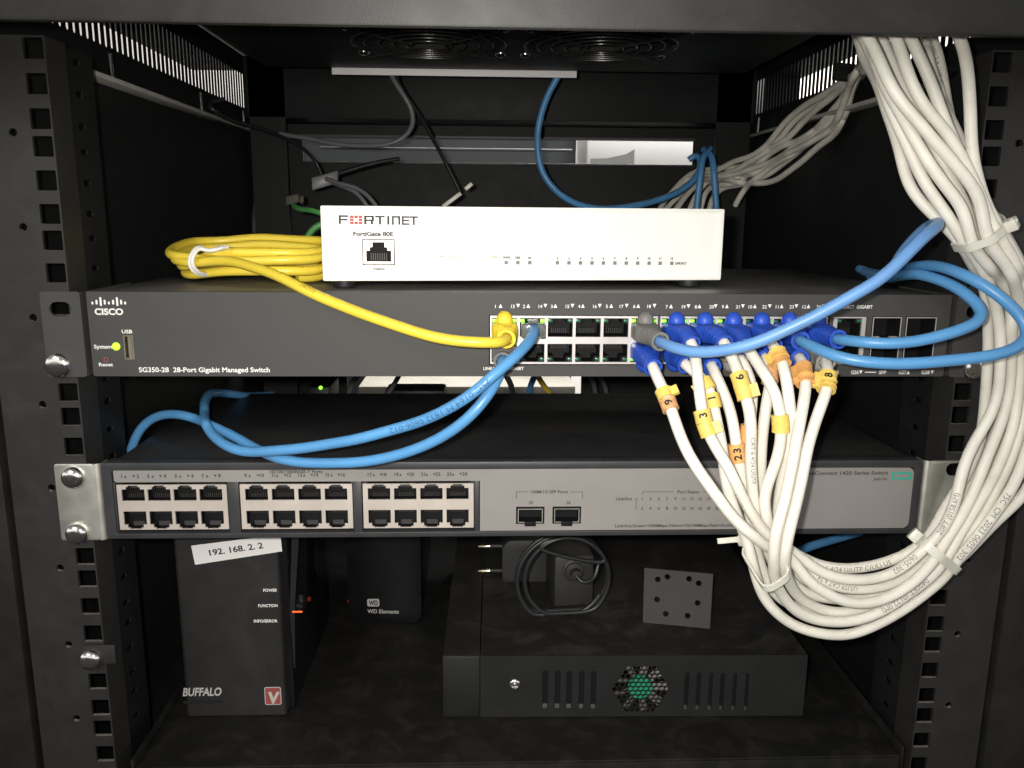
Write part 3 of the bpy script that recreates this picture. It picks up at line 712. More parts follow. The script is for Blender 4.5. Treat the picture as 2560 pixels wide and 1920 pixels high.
letters(b, FG_, '25', 1322.5, 1332, 1252.5, 1260); letters(b, FG_, '26', 1416, 1426, 1252.5, 1260)
b.build('cage_lettering', M_INKGREY, hp)
b = MB()
letters(b, FG_, 'Port Status', 1693.5, 1747, 1226, 1233.2)
for q in ((1606, 1236, 1606, 1229.5), (1606, 1229.5, 1684, 1229.5), (1757.5, 1229.5, 1838, 1229.5), (1838, 1229.5, 1838, 1236)): bar(b, FG_, *q, 0.28)
for k in range(12):
    u = 1280+(843+53.75*k)/2.592
    w = 2.0 if k == 0 else (2.6 if 2*k+1 < 10 else 4.0)
    letters(b, FG_, str(2*k+1), u, u, 1243.5, 1250.5); letters(b, FG_, str(2*k+2), u, u, 1267, 1274)
letters(b, FG_, 'Link/Act', 1539.6, 1580, 1243, 1250.5)
for q in ((1586.7, 1247, 1595.6, 1247), (1590.6, 1247, 1590.6, 1271), (1590.6, 1271, 1594.4, 1271)): bar(b, FG_, *q, 0.28)
letters(b, FG_, 'Link/Act:Green=1000Mbps,Yellow=10/100Mbps,Flash=Activity', 1537.5, 1840, 1311, 1318)
b.build('status_lettering', M_INKGREY, hp)
b = MB()
letters(b, FG_, 'OfficeConnect 1420 Series Switch', 1996, 2219.8, 1178.5, 1187)
letters(b, FG_, 'JH017A', 2183, 2218, 1195, 1200.6)
b.build('model_lettering', M_INKGREY, hp)
b = MB(); a0, t0 = FG_.ab(2230, 1180); a1, t1 = FG_.ab(2278, 1199)
b.plate(FG_, [rect(a0, a1, t1, t0), rect(a0+1.2, a1-1.2, t1+1.2, t0-1.2)], 0.02, 0.14); b.build('logo', M_TEAL, hp)

# ------------------------------------------------------------------ white firewall box on the upper switch
FO = atY(808, 699, 20); FO[2] = 340.4; FE = atY(1800, 705, 40); FE[2] = 340.4
ux = FE-FO; FW_W = float(np.linalg.norm(ux)); WF = Face(FO, ux)
FH = 38.6
fw = thing('firewall', 'white firewall box with a row of small square indicators, standing on the dark grey switch', 'firewall', tuple(FO))
con0 = WF.ab(905, 598); con1 = WF.ab(987.5, 663)
lay = -0.6
b = MB(); b.plate(WF, [rrect(0, FW_W, 0, FH, 0.8, 3), rect(con0[0], con1[0], con1[1], con0[1])], -6, 0.0); 
b.build('front_panel', M_WHITEBOX, fw)
b = MB(); b.plate(WF, [rrect(0.0, FW_W, 0, FH, 0.8, 3), rrect(3.3, FW_W-3.3, 2.0, FH-2.2, 1.4, 4)], 0.01, 0.7); b.build('front_rim', M_WHITEBOX, fw, bevel=0.2)
b = MB(); b.box(WF, 0.4, FW_W-0.4, 0.3, FH-0.3, -140, -6.01); b.build('case', M_WHITEBOX, fw, bevel=0.6)
for a_ in (10, FW_W-14):
    for c__ in (-12, -128):
        P = WF.p(a_, 0, c__); b = MB(); b.lathe((P[0], P[1], 336.3), (0, 0, 1), [(6.0, 0), (6.4, 1.5), (6.4, 4.0)], 18); b.build('rubber_foot', M_RUBBER, fw, smooth=True)
# console jack
b = MB(); b.plate(WF, [rect(con0[0]+.05, con1[0]-.05, con1[1]+.05, con0[1]-.05), rect(con0[0]+0.5, con1[0]-0.5, con1[1]+0.5, con0[1]-0.5)], -3, 0.25); b.build('jack_border', M_BLACK, fw)
jx = (con0[0]+con1[0])/2; jz0, jz1 = con1[1]+0.55, con0[1]-0.55; jw = (con1[0]-con0[0])/2-0.55
b = MB(); b.plate(WF, [rect(jx-jw, jx+jw, jz0, jz1), tee(jx, jz0+1.3, jz1-0.9, True, w=6.5, n1=4.6, n2=3.2, h1=2.6, h2=4.4)], -4, 0.05); o = b.build('console_port', M_PORTMETAL, fw)
b = MB(); b.plate(WF, [rect(jx-jw, jx+jw, jz0, jz1), rect(jx-jw+.2, jx+jw-.2, jz0+.2, jz1-.2)], -5.6, -4.02); b.box(WF, jx-jw, jx+jw, jz0, jz1, -5.95, -5.62); b.build('port_cavity', M_BLACK, o)
b = MB()
for k in range(8): xx = jx-4.0+k*1.14; b.box(WF, xx-0.22, xx+0.22, jz0+1.7, jz0+5.6, -5.3, -2.5)
b.build('contacts', M_CONTACT, o)
# wordmark: block letters with a red tiled O
b = MB(); br_ = MB()
def block(mb, F, u0, u1, v0, v1, cells, nx, nz, c=0.75):
    a0, b1_ = F.ab(u0, v0); a1, b0_ = F.ab(u1, v1)
    for x0, x1, z0, z1 in cells:
        P = [(a0+(a1-a0)*x/nx, b0_+(b1_-b0_)*z/nz) for x, z in ((x0, z0), (x1, z0), (x1, z1), (x0, z1))]
        mb.add([F.p(x, z, c) for x, z in P], [(0, 1, 2, 3)])
WI = Face(FO, ux)
cw = 0.15
LET = {'F': [(0, 1.15, 0, 5), (1.15, 5, 4, 5), (1.15, 4.6, 2, 3)], 'R': [(0, 1.15, 0, 5), (1.15, 5, 4.05, 5), (3.9, 5, 1.9, 4.05), (1.15, 3.9, 1.9, 2.8), (3.3, 4.5, 0, 1.9)],
       'T': [(0, 5, 4.05, 5), (1.95, 3.05, 0, 4.05)], 'I': [(0, 1.15, 0, 5)], 'N': [(0, 1.15, 0, 5), (1.15, 5, 4.05, 5), (3.85, 5, 0, 4.05)],
       'E': [(0, 1.15, 0, 5), (1.15, 5, 4.05, 5), (1.15, 4.7, 2.05, 2.95), (1.15, 5, 0, 0.95)]}
for ch, z0, z1 in (('F', 535, 598), ('R', 700, 765), ('T', 772, 835), ('I', 850, 865), ('N', 880, 935), ('E', 945, 995), ('T', 995, 1050)):
    u0, u1 = 640+z0/2.592, 640+z1/2.592; k = (z0-535)/515*3
    block(b, WI, u0, u1, 538+k, 560+k, LET[ch], 5 if ch != 'I' else 1.15, 5, cw)
b.build('wordmark', M_INK, fw)
for i in range(3):
    for j in range(3):
        if i == 1 and j == 1: continue
        block(br_, WI, 640+608/2.592, 640+690/2.592, 538.5, 560.5, [(i*3.4, i*3.4+2.9, j*3.4, j*3.4+2.9)], 9.7, 9.7, cw)
br_.build('wordmark', M_RED, fw)
b = MB(); letters(b, WI, 'FortiGate 80E', 883, 983.5, 579.5, 589.5, bold=0.045); b.build('model_lettering', M_INKGREY, fw)
b = MB(); letters(b, WI, 'CONSOLE', 932, 962, 670, 675.5, bold=0.045); b.build('port_lettering', M_INKGREY, fw)
b = MB()
for s, u0, u1, v0 in (('WAN2', 1257, 1275, 641), ('DMZ', 1288.5, 1301, 641.5), ('HA', 1320, 1328.5, 642)): letters(b, WI, s, u0, u1, v0, v0+5, bold=0.05)
led = [1280+x/2.592 for x in (294, 369, 443, 518, 592, 666, 740, 814, 888, 960, 1035)]
for k, u in enumerate(led): letters(b, WI, str(k+2), u, u, 643.5, 648.8, bold=0.05)
letters(b, WI, '1', 1280+220/2.592, 1280+220/2.592, 643, 647.5)
letters(b, WI, 'LINK/ACT', 1688, 1716, 655.5, 661, bold=0.05)
b.build('lettering', M_INKGREY, fw)
b = MB(); letters(b, WI, 'PWR', 1098, 1111, 639, 644); letters(b, WI, 'STATUS', 1124, 1147, 639, 644); letters(b, WI, 'WAN1', 1228, 1245, 640, 645); b.build('lettering', M_GREENPRINT, fw)
for k, u in enumerate([1265.5, 1294.5, 1324.3]+led):
    v = 656.3+(u-1265)/440*2.0; a_, c__ = WI.ab(u, v); b = MB(); b.box(WI, a_-0.95, a_+0.95, c__-0.95, c__+0.95, 0.05, 0.2); b.build('indicator', M_LEDGREYFW, fw)
for u, v in ((1104.5, 655), (1135, 655), (1236, 656), (1365, 657)):
    a_, c__ = WI.ab(u, v); b = MB(); b.box(WI, a_-0.95, a_+0.95, c__-0.95, c__+0.95, 0.05, 0.2); b.build('indicator', M_LEDFW, fw)

# ------------------------------------------------------------------ boxes on the shelf
# network drive, upright
nas = thing('network_drive', 'upright black network drive with a white paper address label, standing on the shelf', 'network drive', (-172, 48, SZ))
NX0, NX1 = -205.0, -143.6
NF = Face((0, 48, 0))
b = MB(); b.box(NF, NX0+1.5, -139.5, SZ, 203.5, -125, -7.01); b.build('case', M_GLOSS, nas, bevel=2)
b = MB()
prof = [(NX0, -9), (NX0, -3)]+[(NX0+3*(1-math.cos(t)), -3+3*math.sin(t)) for t in np.linspace(0.2, math.pi/2, 5)]+[(NX1-1.2, 0.0), (NX1, -1.0), (NX1, -7), (NX1-2, -7), (NX0+2, -9)]
V = []; n = len(prof)
for z in (SZ+1.0, 204): V += [NF.p(a_, z, c__) for a_, c__ in prof]
b.add(V, [tuple(range(n)), tuple(reversed(range(n, 2*n)))]+[(i, i+n, (i+1) % n+n, (i+1) % n) for i in range(n)])
b.build('front_cover', M_NAS, nas, smooth=True)
b = MB(); t0 = NF.ab(736, 1345); t1 = NF.ab(731, 1683)
b.add([NF.p(t0[0]-2.2, t0[1]+8, -6), NF.p(t0[0]+2.2, t0[1]+8, -6), NF.p(t1[0]+1.8, t1[1]+40, -6), NF.p(t1[0]+0.4, t1[1], -6.2), NF.p(t1[0]-0.4, t1[1], -6.2), NF.p(t1[0]-1.2, t1[1]+40, -6)]+
      [NF.p(t0[0]-2.2, t0[1]+8, -7), NF.p(t0[0]+2.2, t0[1]+8, -7), NF.p(t1[0]+1.8, t1[1]+40, -7), NF.p(t1[0]+0.4, t1[1], -7), NF.p(t1[0]-0.4, t1[1], -7), NF.p(t1[0]-1.2, t1[1]+40, -7)],
      [(0, 1, 2, 3, 4, 5), (11, 10, 9, 8, 7, 6)]+[(i, i+6, (i+1) % 6+6, (i+1) % 6) for i in range(6)])
b.build('side_trim', M_NASTRIM, nas)
b = MB(); q0 = NF.ab(726, 1545); q1 = NF.ab(755, 1535); b.box(NF, q0[0], q1[0]-1, (q0[1]+q1[1])/2-0.5, (q0[1]+q1[1])/2+0.5, -5.8, -5.2); b.build('status_light', M_LEDRED, nas, bevel=0.2)
q0 = NF.ab(478, 1364); q1 = NF.ab(488, 1411.5); q2 = NF.ab(705.6, 1378); q3 = NF.ab(701, 1336)
b = MB(); b.plate(NF, [[q1, q2, q3, (q0[0], q0[1])]], 0.05, 0.25); lab = b.build('paper_label', M_PAPER, nas)
b = MB()
ang = math.atan2(q2[1]-q1[1], q2[0]-q1[0])
letters(b, NF, '192. 168. 2. 2', 525, 659, 1374.5, 1388.5, c=0.35, dv=-19)
b.build('lettering', M_INK, lab)
b = MB(); letters(b, NF, 'POWER', 658.5, 693, 1472, 1479); letters(b, NF, 'FUNCTION', 646, 694, 1510.7, 1517.5); letters(b, NF, 'INFO/ERROR', 635, 694, 1549, 1556); b.build('lettering', M_PRINTW, nas)
b = MB(); letters(b, NF, 'BUFFALO', 457, 553, 1720.5, 1739.5, bold=0.03, shear=0.18); b.build('wordmark', M_PRINTG, nas)
b = MB(); q0 = NF.ab(458, 1752); q1 = NF.ab(557, 1758); b.add([NF.p(q0[0], q1[1], .06), NF.p(q1[0], q1[1], .06), NF.p(q1[0], q0[1], .06), NF.p(q0[0], q0[1], .06)], [(0, 1, 2, 3)]); b.build('small_print_line', M_NASTRIM, nas)
q0 = NF.ab(663, 1762); q1 = NF.ab(702, 1717)
b = MB(); b.plate(NF, [rrect(q0[0], q1[0], q0[1], q1[1], 1.2, 4)], 0.03, 0.15); em = b.build('emblem', M_PRINTG, nas)
b = MB(); b.plate(NF, [rrect(q0[0]+.5, q1[0]-.5, q0[1]+.5, q1[1]-.5, 0.9, 4)], 0.16, 0.24); b.build('emblem_ground', M_REDDULL, em)
b = MB(); letters(b, NF, 'V', 668, 698, 1731, 1757, c=0.34, bold=0.05, shear=0.12); b.build('emblem_letter', M_PRINTG, em)

# external drive
wd = thing('external_drive', 'glossy black external hard drive standing in the dark behind the network drive', 'hard drive', (-95, 165, SZ))
DF = Face((0, 165, 0))
d0 = DF.ab(872, 1556); d1 = DF.ab(1052, 1400)
b = MB(); P = rrect(d0[0], d1[0], SZ+0.2, 204, 9, 6); b.plate(DF, [P], -110, 0); b.build('case', M_WD, wd, bevel=2.5)
q0 = DF.ab(918.5, 1516); q1 = DF.ab(948, 1497)
b = MB(); b.plate(DF, [rrect(q0[0], q1[0], q0[1], q1[1], 1.2, 4)], 0.05, 0.15); em = b.build('badge', M_PRINTG, wd)
b = MB(); letters(b, DF, 'WD', 922, 945, 1501.5, 1512.5, c=0.3, bold=0.04); b.build('badge_lettering', M_INK, em)
b = MB(); letters(b, DF, 'WD Elements', 918.5, 997, 1523, 1532.5, c=0.15, dv=1.2); b.build('lettering', M_PRINTG, wd)
b = MB(); q = DF.ab(851, 1523); b.lathe(DF.p(d0[0]-0.2, q[1], -14), (-1, -0.3, 0), [(1.8, 0), (1.8, 1.2), (0.7, 2.2)], 10); b.build('status_light', M_LEDRED, wd, smooth=True)  # added glowing spot for a red LED's reflection, not the drive's own light
# flat steel recorder box
rec = thing('recorder_box', 'flat dusty black steel box with a round honeycomb vent and slots, lying on the shelf', 'recorder', (65, 45, SZ))
RF = Face(atY(1200, 1795, 42)*[1, 1, 0], (222, -4, 0))
RZ0_, RZ1_ = SZ+1.2, 111.4
RW = 201.5
hexc = RF.ab(1602, 1723); hexes = []
def hexa(x, z, r): return [(x+r*math.cos(math.radians(60*k+30)), z+r*math.sin(math.radians(60*k+30))) for k in range(6)]
pitch = 3.25
for i in range(-6, 7):
    for j in range(-6, 7):
        xx = hexc[0]+(i+0.5*(j % 2))*pitch; zz = hexc[1]+j*pitch*0.866
        dx, dz = abs(xx-hexc[0]), abs(zz-hexc[1])
        if dz <= 14.5 and dx*0.866+dz*0.5 <= 15.6: hexes.append(hexa(xx, zz, 1.62))
slots = []
for x in (215, 295, 370, 450, 528, 1130, 1207, 1285, 1360, 1440, 1520):
    u = 1280+x/2.592; dv = (u-1363)*0.012; s0_ = RF.ab(u-8, 1771+dv); s1_ = RF.ab(u+8, 1676+dv)
    slots.append(rrect(s0_[0], s1_[0], s0_[1], s1_[1], 1.75, 4))
kl = RF.ab(1287, 1711)
b = MB(); b.plate(RF, [rect(0.2, RW, RZ0_, RZ1_)]+hexes+slots+[circ(kl[0], kl[1], 3.0, 16)], -1.2, 0.0)
for L in slots:
    xs = [q[0] for q in L]; z0 = min(q[1] for q in L); x0, x1 = min(xs)+0.35, max(xs)-0.35
    b.add([RF.p(x0, z0+2.6, -1.3), RF.p(x1, z0+2.6, -1.3), RF.p(x1, z0+0.35, -0.1), RF.p(x0, z0+0.35, -0.1)], [(0, 1, 2, 3)])
b.build('front_panel', M_DVR, rec)
b = MB(); b.box(RF, -23.0, 0.0, RZ0_, RZ1_, -1.8, 0.2); b.build('end_cover', M_DVR, rec, bevel=1.0)
b = MB(); b.box(RF, -22.6, -0.3, RZ0_+.3, RZ1_-.1, -230, -1.85); b.box(RF, 0.3, RW-.2, RZ1_-1.2, RZ1_-.05, -230, -1.25); b.box(RF, RW-1.4, RW-.2, RZ0_+.3, RZ1_-1.25, -230, -1.25); b.box(RF, 0.3, RW-1.5, RZ0_+.2, RZ0_+1.4, -230, -1.25)
b.build('cover', M_DVRTOP, rec)
b = MB(); b.box(RF, 34, 76, RZ0_+1.5, RZ1_-1.5, -2.6, -1.35); b.build('inner_baffle', M_BLACK, rec)  # both baffles coloured black in place of shade inside the slots
b = MB(); b.box(RF, 122, 172, RZ0_+1.5, RZ1_-1.5, -2.6, -1.35); b.build('inner_baffle', M_BLACK, rec)
P = RF.p(hexc[0], hexc[1], 0)
b = MB(); b.plate(RF, [circ(hexc[0], hexc[1], 7.6, 28)], -4.2, -1.9); b.build('green_fan_hub', M_GREENHUB, rec)
b = MB()
for k in range(9):
    t = 2*math.pi*k/9; ca, sa = math.cos(t), math.sin(t)
    Q = [(8.0, -1.9), (17.5, -2.6), (17.5, 2.6), (8.0, 1.9)]
    b.add([RF.p(hexc[0]+x*ca-z*sa, hexc[1]+x*sa+z*ca, -3.6-0.5*z) for x, z in Q], [(0, 1, 2, 3)])
b.build('fan_blades', M_FANGREY, rec)
b = MB(); b.lathe(RF.p(kl[0], kl[1], -1.0), RF.n, [(3.4, 0.9), (3.4, 1.6), (2.6, 2.2), (2.2, 2.2), (2.0, 1.0), (0.9, 1.0), (0.8, 2.2), (0.3, 2.4)], 20); b.build('key_lock', M_CHROME, rec, smooth=True)
for q in range(4):
    P = RF.p((12, 200, 12, 200)[q], 0, (-14, -14, -200, -200)[q]); b = MB(); b.lathe((P[0], P[1], SZ+0.05), (0, 0, 1), [(5, 0), (5, 1.2)], 14); b.build('foot', M_RUBBER, rec)
TZ = RZ1_
# perforated plate on the recorder
p0 = atZ(1607, 1556, TZ+0.3); p1 = atZ(1775, 1572, TZ+0.3); pu = p1-p0
lean = np.array([0.02, 0.20, 1.0]); PF = Face(p0, pu, lean-np.dot(lean, pu)/np.dot(pu, pu)*pu)
cor = [PF.ab(u, v) for u, v in ((1607, 1556), (1775, 1572), (1783, 1435), (1611, 1420))]
hs = []
for x, y in ((945, 437), (1007, 420), (1148, 433), (1210, 462), (940, 567), (1203, 590), (997, 660), (1138, 673)):
    q = PF.ab(1280+x/2.592, 1280+y/2.592); hs.append(circ(q[0], q[1], 1.9, 14))
b = MB(); b.plate(PF, [cor]+hs, -3.0, 0.0); o = b.build('perforated_plate', M_PLATE); tag(o, 'dark grey square plate with eight round holes standing on the dusty black box', 'plate')
# power adapter with its lead wound round it
ad = thing('power_adapter', 'black plug-in power adapter with its thin lead coiled around it on the dusty box', 'power adapter', (40, 110, TZ))
A0 = atZ(1385, 1519, TZ+0.2); A1 = atZ(1483, 1513, TZ+0.2); AF = Face(A0, A1-A0)
aw = float(np.linalg.norm(A1-A0)); _, ah = AF.ab(1384, 1393)
b = MB(); b.box(AF, 0, aw, 0, ah, -32, 0); b.build('body', M_ADAPT, ad, bevel=1.8)
q = AF.ab(1434, 1425); b = MB(); b.lathe(AF.p(q[0], q[1], 0), AF.n, [(8, 0), (8, 0.8), (6.2, 1.4), (6.0, 3.0), (3.4, 3.6), (3.2, 9), (2.0, 9.2)], 24); b.build('strain_relief', M_ADAPT, ad, smooth=True)
def ell(c, ra, rb, t0, t1, n, y0, y1, F):
    a_, c__ = F.ab(*c); return [F.p(a_+ra*math.cos(t), c__+rb*math.sin(t), y0+(y1-y0)*i/(n-1)) for i, t in enumerate(np.linspace(t0, t1, n))]
K = [AF.p(q[0], q[1], 8), AF.p(q[0]+3, q[1]-4, 12), AF.p(q[0]+12, q[1]-2, 10), AF.p(aw+2, q[1]+9, 6)]+ell((1400, 1432), 31, 31, 0.3, 0.3+4.6*math.pi, 40, 4, 14, AF)+ell((1406, 1424), 28, 29, 0.4, 0.4+1.7*math.pi, 18, 16, 10, AF)
K = [np.array(k) for k in K]
for k in K: k[2] = max(k[2], TZ+1.6)
b = MB(); b.tube(spline(K, 2.5), 1.5, 8); b.build('lead', M_WIREBLK, ad, smooth=True)
# euro plug lying at the back
pl = thing('power_plug', 'black two-pin mains plug with bright pins, between the drive and the coiled adapter', 'plug', (10, 150, TZ))
QF = Face((0, 150, 0)); q0 = QF.ab(1225, 1373); q1 = QF.ab(1226, 1435); qc = ((q0[0]+q1[0])/2+14, (q0[1]+q1[1])/2)
b = MB(); b.plate(QF, [rrect(q0[0]+9, q0[0]+46, q1[1]-8, q0[1]+8, 8, 6)], -16, 4); b.build('body', M_ADAPT, pl, bevel=2)
for z in (q0[1], q1[1]):
    b = MB(); b.lathe((q0[0]+10, 156, z), (-1, 0, 0), [(2.3, 0), (2.0, 10)], 12); s_ = b.build('pin', M_RUBBER, pl, smooth=True)
    b = MB(); b.lathe((q0[0], 156, z), (-1, 0, 0), [(2.1, 0), (2.1, 8), (1.2, 9.2)], 12); b.build('pin_tip', M_PINS, s_, smooth=True)

# ------------------------------------------------------------------ cables in front
def up(i): return ('w', cellx(i), 6.0, 318.2), ('w', cellx(i), -9.0, 318.0)
def lo(i): return ('w', cellx(i), 6.0, 305.8), ('w', cellx(i), -9.0, 305.6)
R_W = 2.65
LOOPS = {
 1: [(1874, 1369, -50), (1879, 1405, -49), (1888.5, 1453, -48), (1910, 1499, -46), (1944, 1535, -45), (1985, 1564, -44), (2033, 1581, -44), (2080, 1586, -43), (2128, 1585, -42), (2176, 1570, -41), (2225, 1546, -40), (2273, 1515, -39), (2321, 1479, -38), (2357, 1445, -37)],
 2: [(1935.5, 1417, -66), (1939, 1453, -62), (1953.6, 1489, -57), (1980, 1523, -54), (2021, 1547, -51), (2069, 1557, -49), (2120, 1554, -48), (2176, 1539, -46), (2225, 1517, -45), (2273, 1483.5, -44), (2321, 1450, -44), (2352, 1419, -44)],
 3: [(1962, 1417, -66), (1968, 1448, -60), (1985, 1484.5, -52), (2011.5, 1506, -47), (2045, 1521, -44), (2093, 1530, -42), (2140, 1530, -40), (2180, 1520, -38), (2235, 1499, -36), (2285, 1468, -34), (2330, 1433, -33)],
 4: [(1982.5, 1388, -56), (1992, 1422, -57), (2018.7, 1453, -56), (2057, 1482, -55), (2105, 1503, -54), (2152, 1510, -53), (2196, 1505, -52), (2237, 1488, -51), (2273, 1464, -50), (2309, 1433, -49), (2338, 1401, -48)],
 5: [(1992, 1383, -50), (2009, 1400, -50), (2040, 1422, -49), (2081, 1441, -48), (2129, 1451, -47), (2170, 1451, -46), (2205, 1443, -45), (2249, 1426, -44), (2285, 1399, -44), (2309, 1375, -43)],
 6: [(1975, 1400, -42), (2011.5, 1424, -40), (2045, 1446, -40), (2093, 1468, -39), (2142, 1477, -39), (2200, 1471, -38), (2249, 1452, -37), (2285, 1430, -37), (2322, 1395, -37)],
 7: [(1990, 1385, -34), (2015, 1403, -32), (2045, 1415, -31), (2093, 1420, -31), (2142, 1421, -31), (2180, 1415, -31), (2225, 1403, -31), (2265, 1386, -32), (2304, 1362, -33)],
 8: [(1900.6, 1417, -40), (1915, 1453, -38), (1935, 1485, -36), (1975, 1510, -34), (2030, 1530, -32), (2090, 1540, -31), (2150, 1535, -30), (2220, 1510, -29), (2290, 1470, -28), (2345, 1428, -27)],
 9: [(1955, 1410, -36), (1985, 1458, -34), (2021, 1484, -33), (2064, 1499, -32), (2120, 1503, -32), (2190, 1490, -31), (2250, 1465, -30), (2300, 1430, -29), (2330, 1400, -28)],
 10: [(1930, 1400, -34), (1950, 1440, -31), (1990, 1472, -29), (2040, 1490, -27), (2100, 1497, -26), (2170, 1486, -25), (2240, 1458, -24), (2300, 1415, -24), (2325, 1390, -24)],
 11: [(1945, 1395, -30), (1975, 1432, -26), (2020, 1455, -24), (2080, 1468, -22), (2140, 1466, -22), (2205, 1452, -22), (2260, 1428, -22), (2300, 1395, -22), (2318, 1375, -22)]}
RISE = {
 'b': [(2330, 1338, -30), (2353, 1286, -26), (2375, 1245, -24), (2405, 1205, -22), (2432, 1150, -20), (2455, 1100, -18), (2461, 1033, -18), (2466, 972, -18), (2468, 906, -19), (2469, 833, -20), (2468, 775, -21), (2462, 713, -24), (2444, 674, -28), (2423, 636, -34), (2398, 606, -38)],
 '1': [(2352, 1336, -46), (2377, 1286, -42), (2391.5, 1237.5, -40), (2401, 1189, -38), (2415.6, 1141, -36), (2435, 1100, -34), (2461, 1066, -33), (2483, 1028, -32), (2497, 984, -32), (2502, 936, -32), (2502, 880, -32), (2500, 833, -32), (2494, 780, -33), (2480, 730, -36), (2460, 680, -40), (2435, 640, -44), (2409, 608, -46)],
 '2': [(2378, 1330, -44), (2406, 1290, -41), (2423, 1250, -39), (2449, 1189, -36), (2466, 1141, -34), (2488, 1093, -31), (2507, 1045, -28), (2523, 990, -26), (2529, 930, -26), (2529, 870, -27), (2528, 810, -29), (2522, 745, -33), (2502, 700, -38), (2478, 668, -44), (2445, 630, -49), (2425, 602, -51)],
 '3': [(2400, 1330, -42), (2430, 1286, -40), (2459, 1237.5, -37), (2481, 1196.6, -35), (2505, 1141, -32), (2529, 1081, -29), (2543, 1020, -27), (2548, 960, -26), (2549, 890, -27), (2549, 820, -30), (2549, 760, -35), (2540, 706, -42), (2518, 664, -49), (2487, 630, -54), (2458, 592, -55)],
 '4': [(2425, 1330, -40), (2461, 1281, -37), (2485.5, 1237.5, -35), (2517, 1177, -32), (2538.5, 1117, -29), (2555, 1057, -27), (2566, 990, -26), (2572, 920, -27), (2574, 850, -30), (2570, 780, -34), (2560, 715, -40), (2543, 662, -46), (2516, 616, -50), (2485, 575, -52)],
 'w': [(2393, 1399, -46), (2430, 1360, -46), (2466, 1312, -45), (2502, 1266, -43), (2522, 1237, -42), (2546, 1189, -40), (2560, 1150, -38), (2580, 1080, -36), (2592, 1000, -34), (2596, 920, -34), (2594, 840, -35), (2584, 770, -38), (2562, 695, -42), (2541, 645, -46), (2517, 604, -48), (2492, 565, -48)],
 'x': [(2385, 1410, -38), (2420, 1375, -38), (2470, 1325, -38), (2505, 1290, -38), (2531, 1268, -38), (2560, 1237, -37), (2585, 1190, -36), (2605, 1110, -35), (2615, 1000, -34), (2612, 880, -34), (2600, 780, -34), (2570, 690, -36), (2535, 625, -40), (2500, 570, -42)],
 'h1': [(2365, 1330, -28), (2400, 1270, -26), (2430, 1215, -22), (2463, 1150, -16), (2490, 1070, -12), (2505, 990, -10), (2512, 900, -10), (2512, 820, -12), (2500, 750, -18), (2480, 690, -26), (2455, 635, -34), (2430, 596, -38)],
 'h2': [(2385, 1335, -27), (2425, 1270, -25), (2460, 1210, -21), (2490, 1140, -15), (2515, 1070, -11), (2530, 990, -9), (2536, 900, -9), (2536, 820, -12), (2528, 750, -18), (2508, 690, -27), (2480, 635, -35), (2452, 590, -39)],
 'h3': [(2410, 1335, -26), (2450, 1270, -24), (2490, 1200, -21), (2518, 1140, -16), (2542, 1060, -12), (2556, 980, -10), (2562, 900, -10), (2560, 810, -13), (2550, 740, -19), (2528, 680, -28), (2500, 625, -35), (2470, 580, -39)],
 'h4': [(2430, 1335, -25), (2475, 1265, -23), (2520, 1190, -20), (2550, 1110, -16), (2572, 1030, -13), (2584, 950, -12), (2586, 870, -13), (2580, 790, -17), (2560, 705, -25), (2530, 640, -33), (2495, 585, -38)]}
TOPS = {
 1: [(2453, 494, -53), (2407, 433, -52), (2355, 375, -51), (2305.7, 317, -50), (2259, 265, -48), (2224.7, 210, -46), (2201.5, 158, -43), (2175.5, 103, -38)],
 2: [(2444.6, 479, -47), (2421, 433, -45), (2398, 384, -44), (2372, 337.5, -43), (2340, 300, -42), (2303, 253.6, -41), (2279.7, 204, -40), (2262, 152, -38), (2245, 103, -35)],
 3: [(2452, 500, -38), (2425, 440, -36), (2398, 375, -34), (2375, 326, -33), (2355, 282.5, -32), (2334.6, 224.7, -31), (2308.6, 161, -30), (2282.5, 106, -28)],
 4: [(2440, 495, -28), (2415, 420, -20), (2390, 350, -12), (2375, 297, -6), (2363.6, 239, 2), (2352, 167, 10), (2337.5, 106, 16)],
 5: [(2470, 530, -44), (2453, 479, -42), (2439, 427, -40), (2430, 369, -39), (2427, 311, -38), (2424, 239, -37), (2420, 167, -35), (2407, 106, -32)],
 6: [(2349, 554.5, -37), (2320, 528.5, -35), (2288, 494, -32), (2265, 450, -28), (2256.5, 398, -24), (2242, 340, -19), (2219, 282.5, -12), (2201.5, 224.7, -4), (2178, 185, 8), (2160, 150, 22), (2152, 105, 30)],
 7: [(2358, 520, -43), (2326, 476, -42), (2297, 433, -40), (2276.8, 384, -38), (2253.6, 326, -35), (2228, 277, -32), (2205, 215, -26), (2185, 160, -18), (2165, 105, -8)],
 8: [(2413, 523, -50), (2378, 482, -49), (2340, 436, -47), (2305.7, 387, -45), (2279.7, 340, -42), (2250, 290, -39), (2222, 235, -34), (2200, 175, -28), (2180, 105, -20)],
 9: [(2420, 520, -34), (2380, 450, -30), (2335, 370, -26), (2298, 300, -22), (2268, 242, -18), (2239, 181, -12), (2210, 109, -6)]}
def yb(u): return 235+(2108-u)*0.55
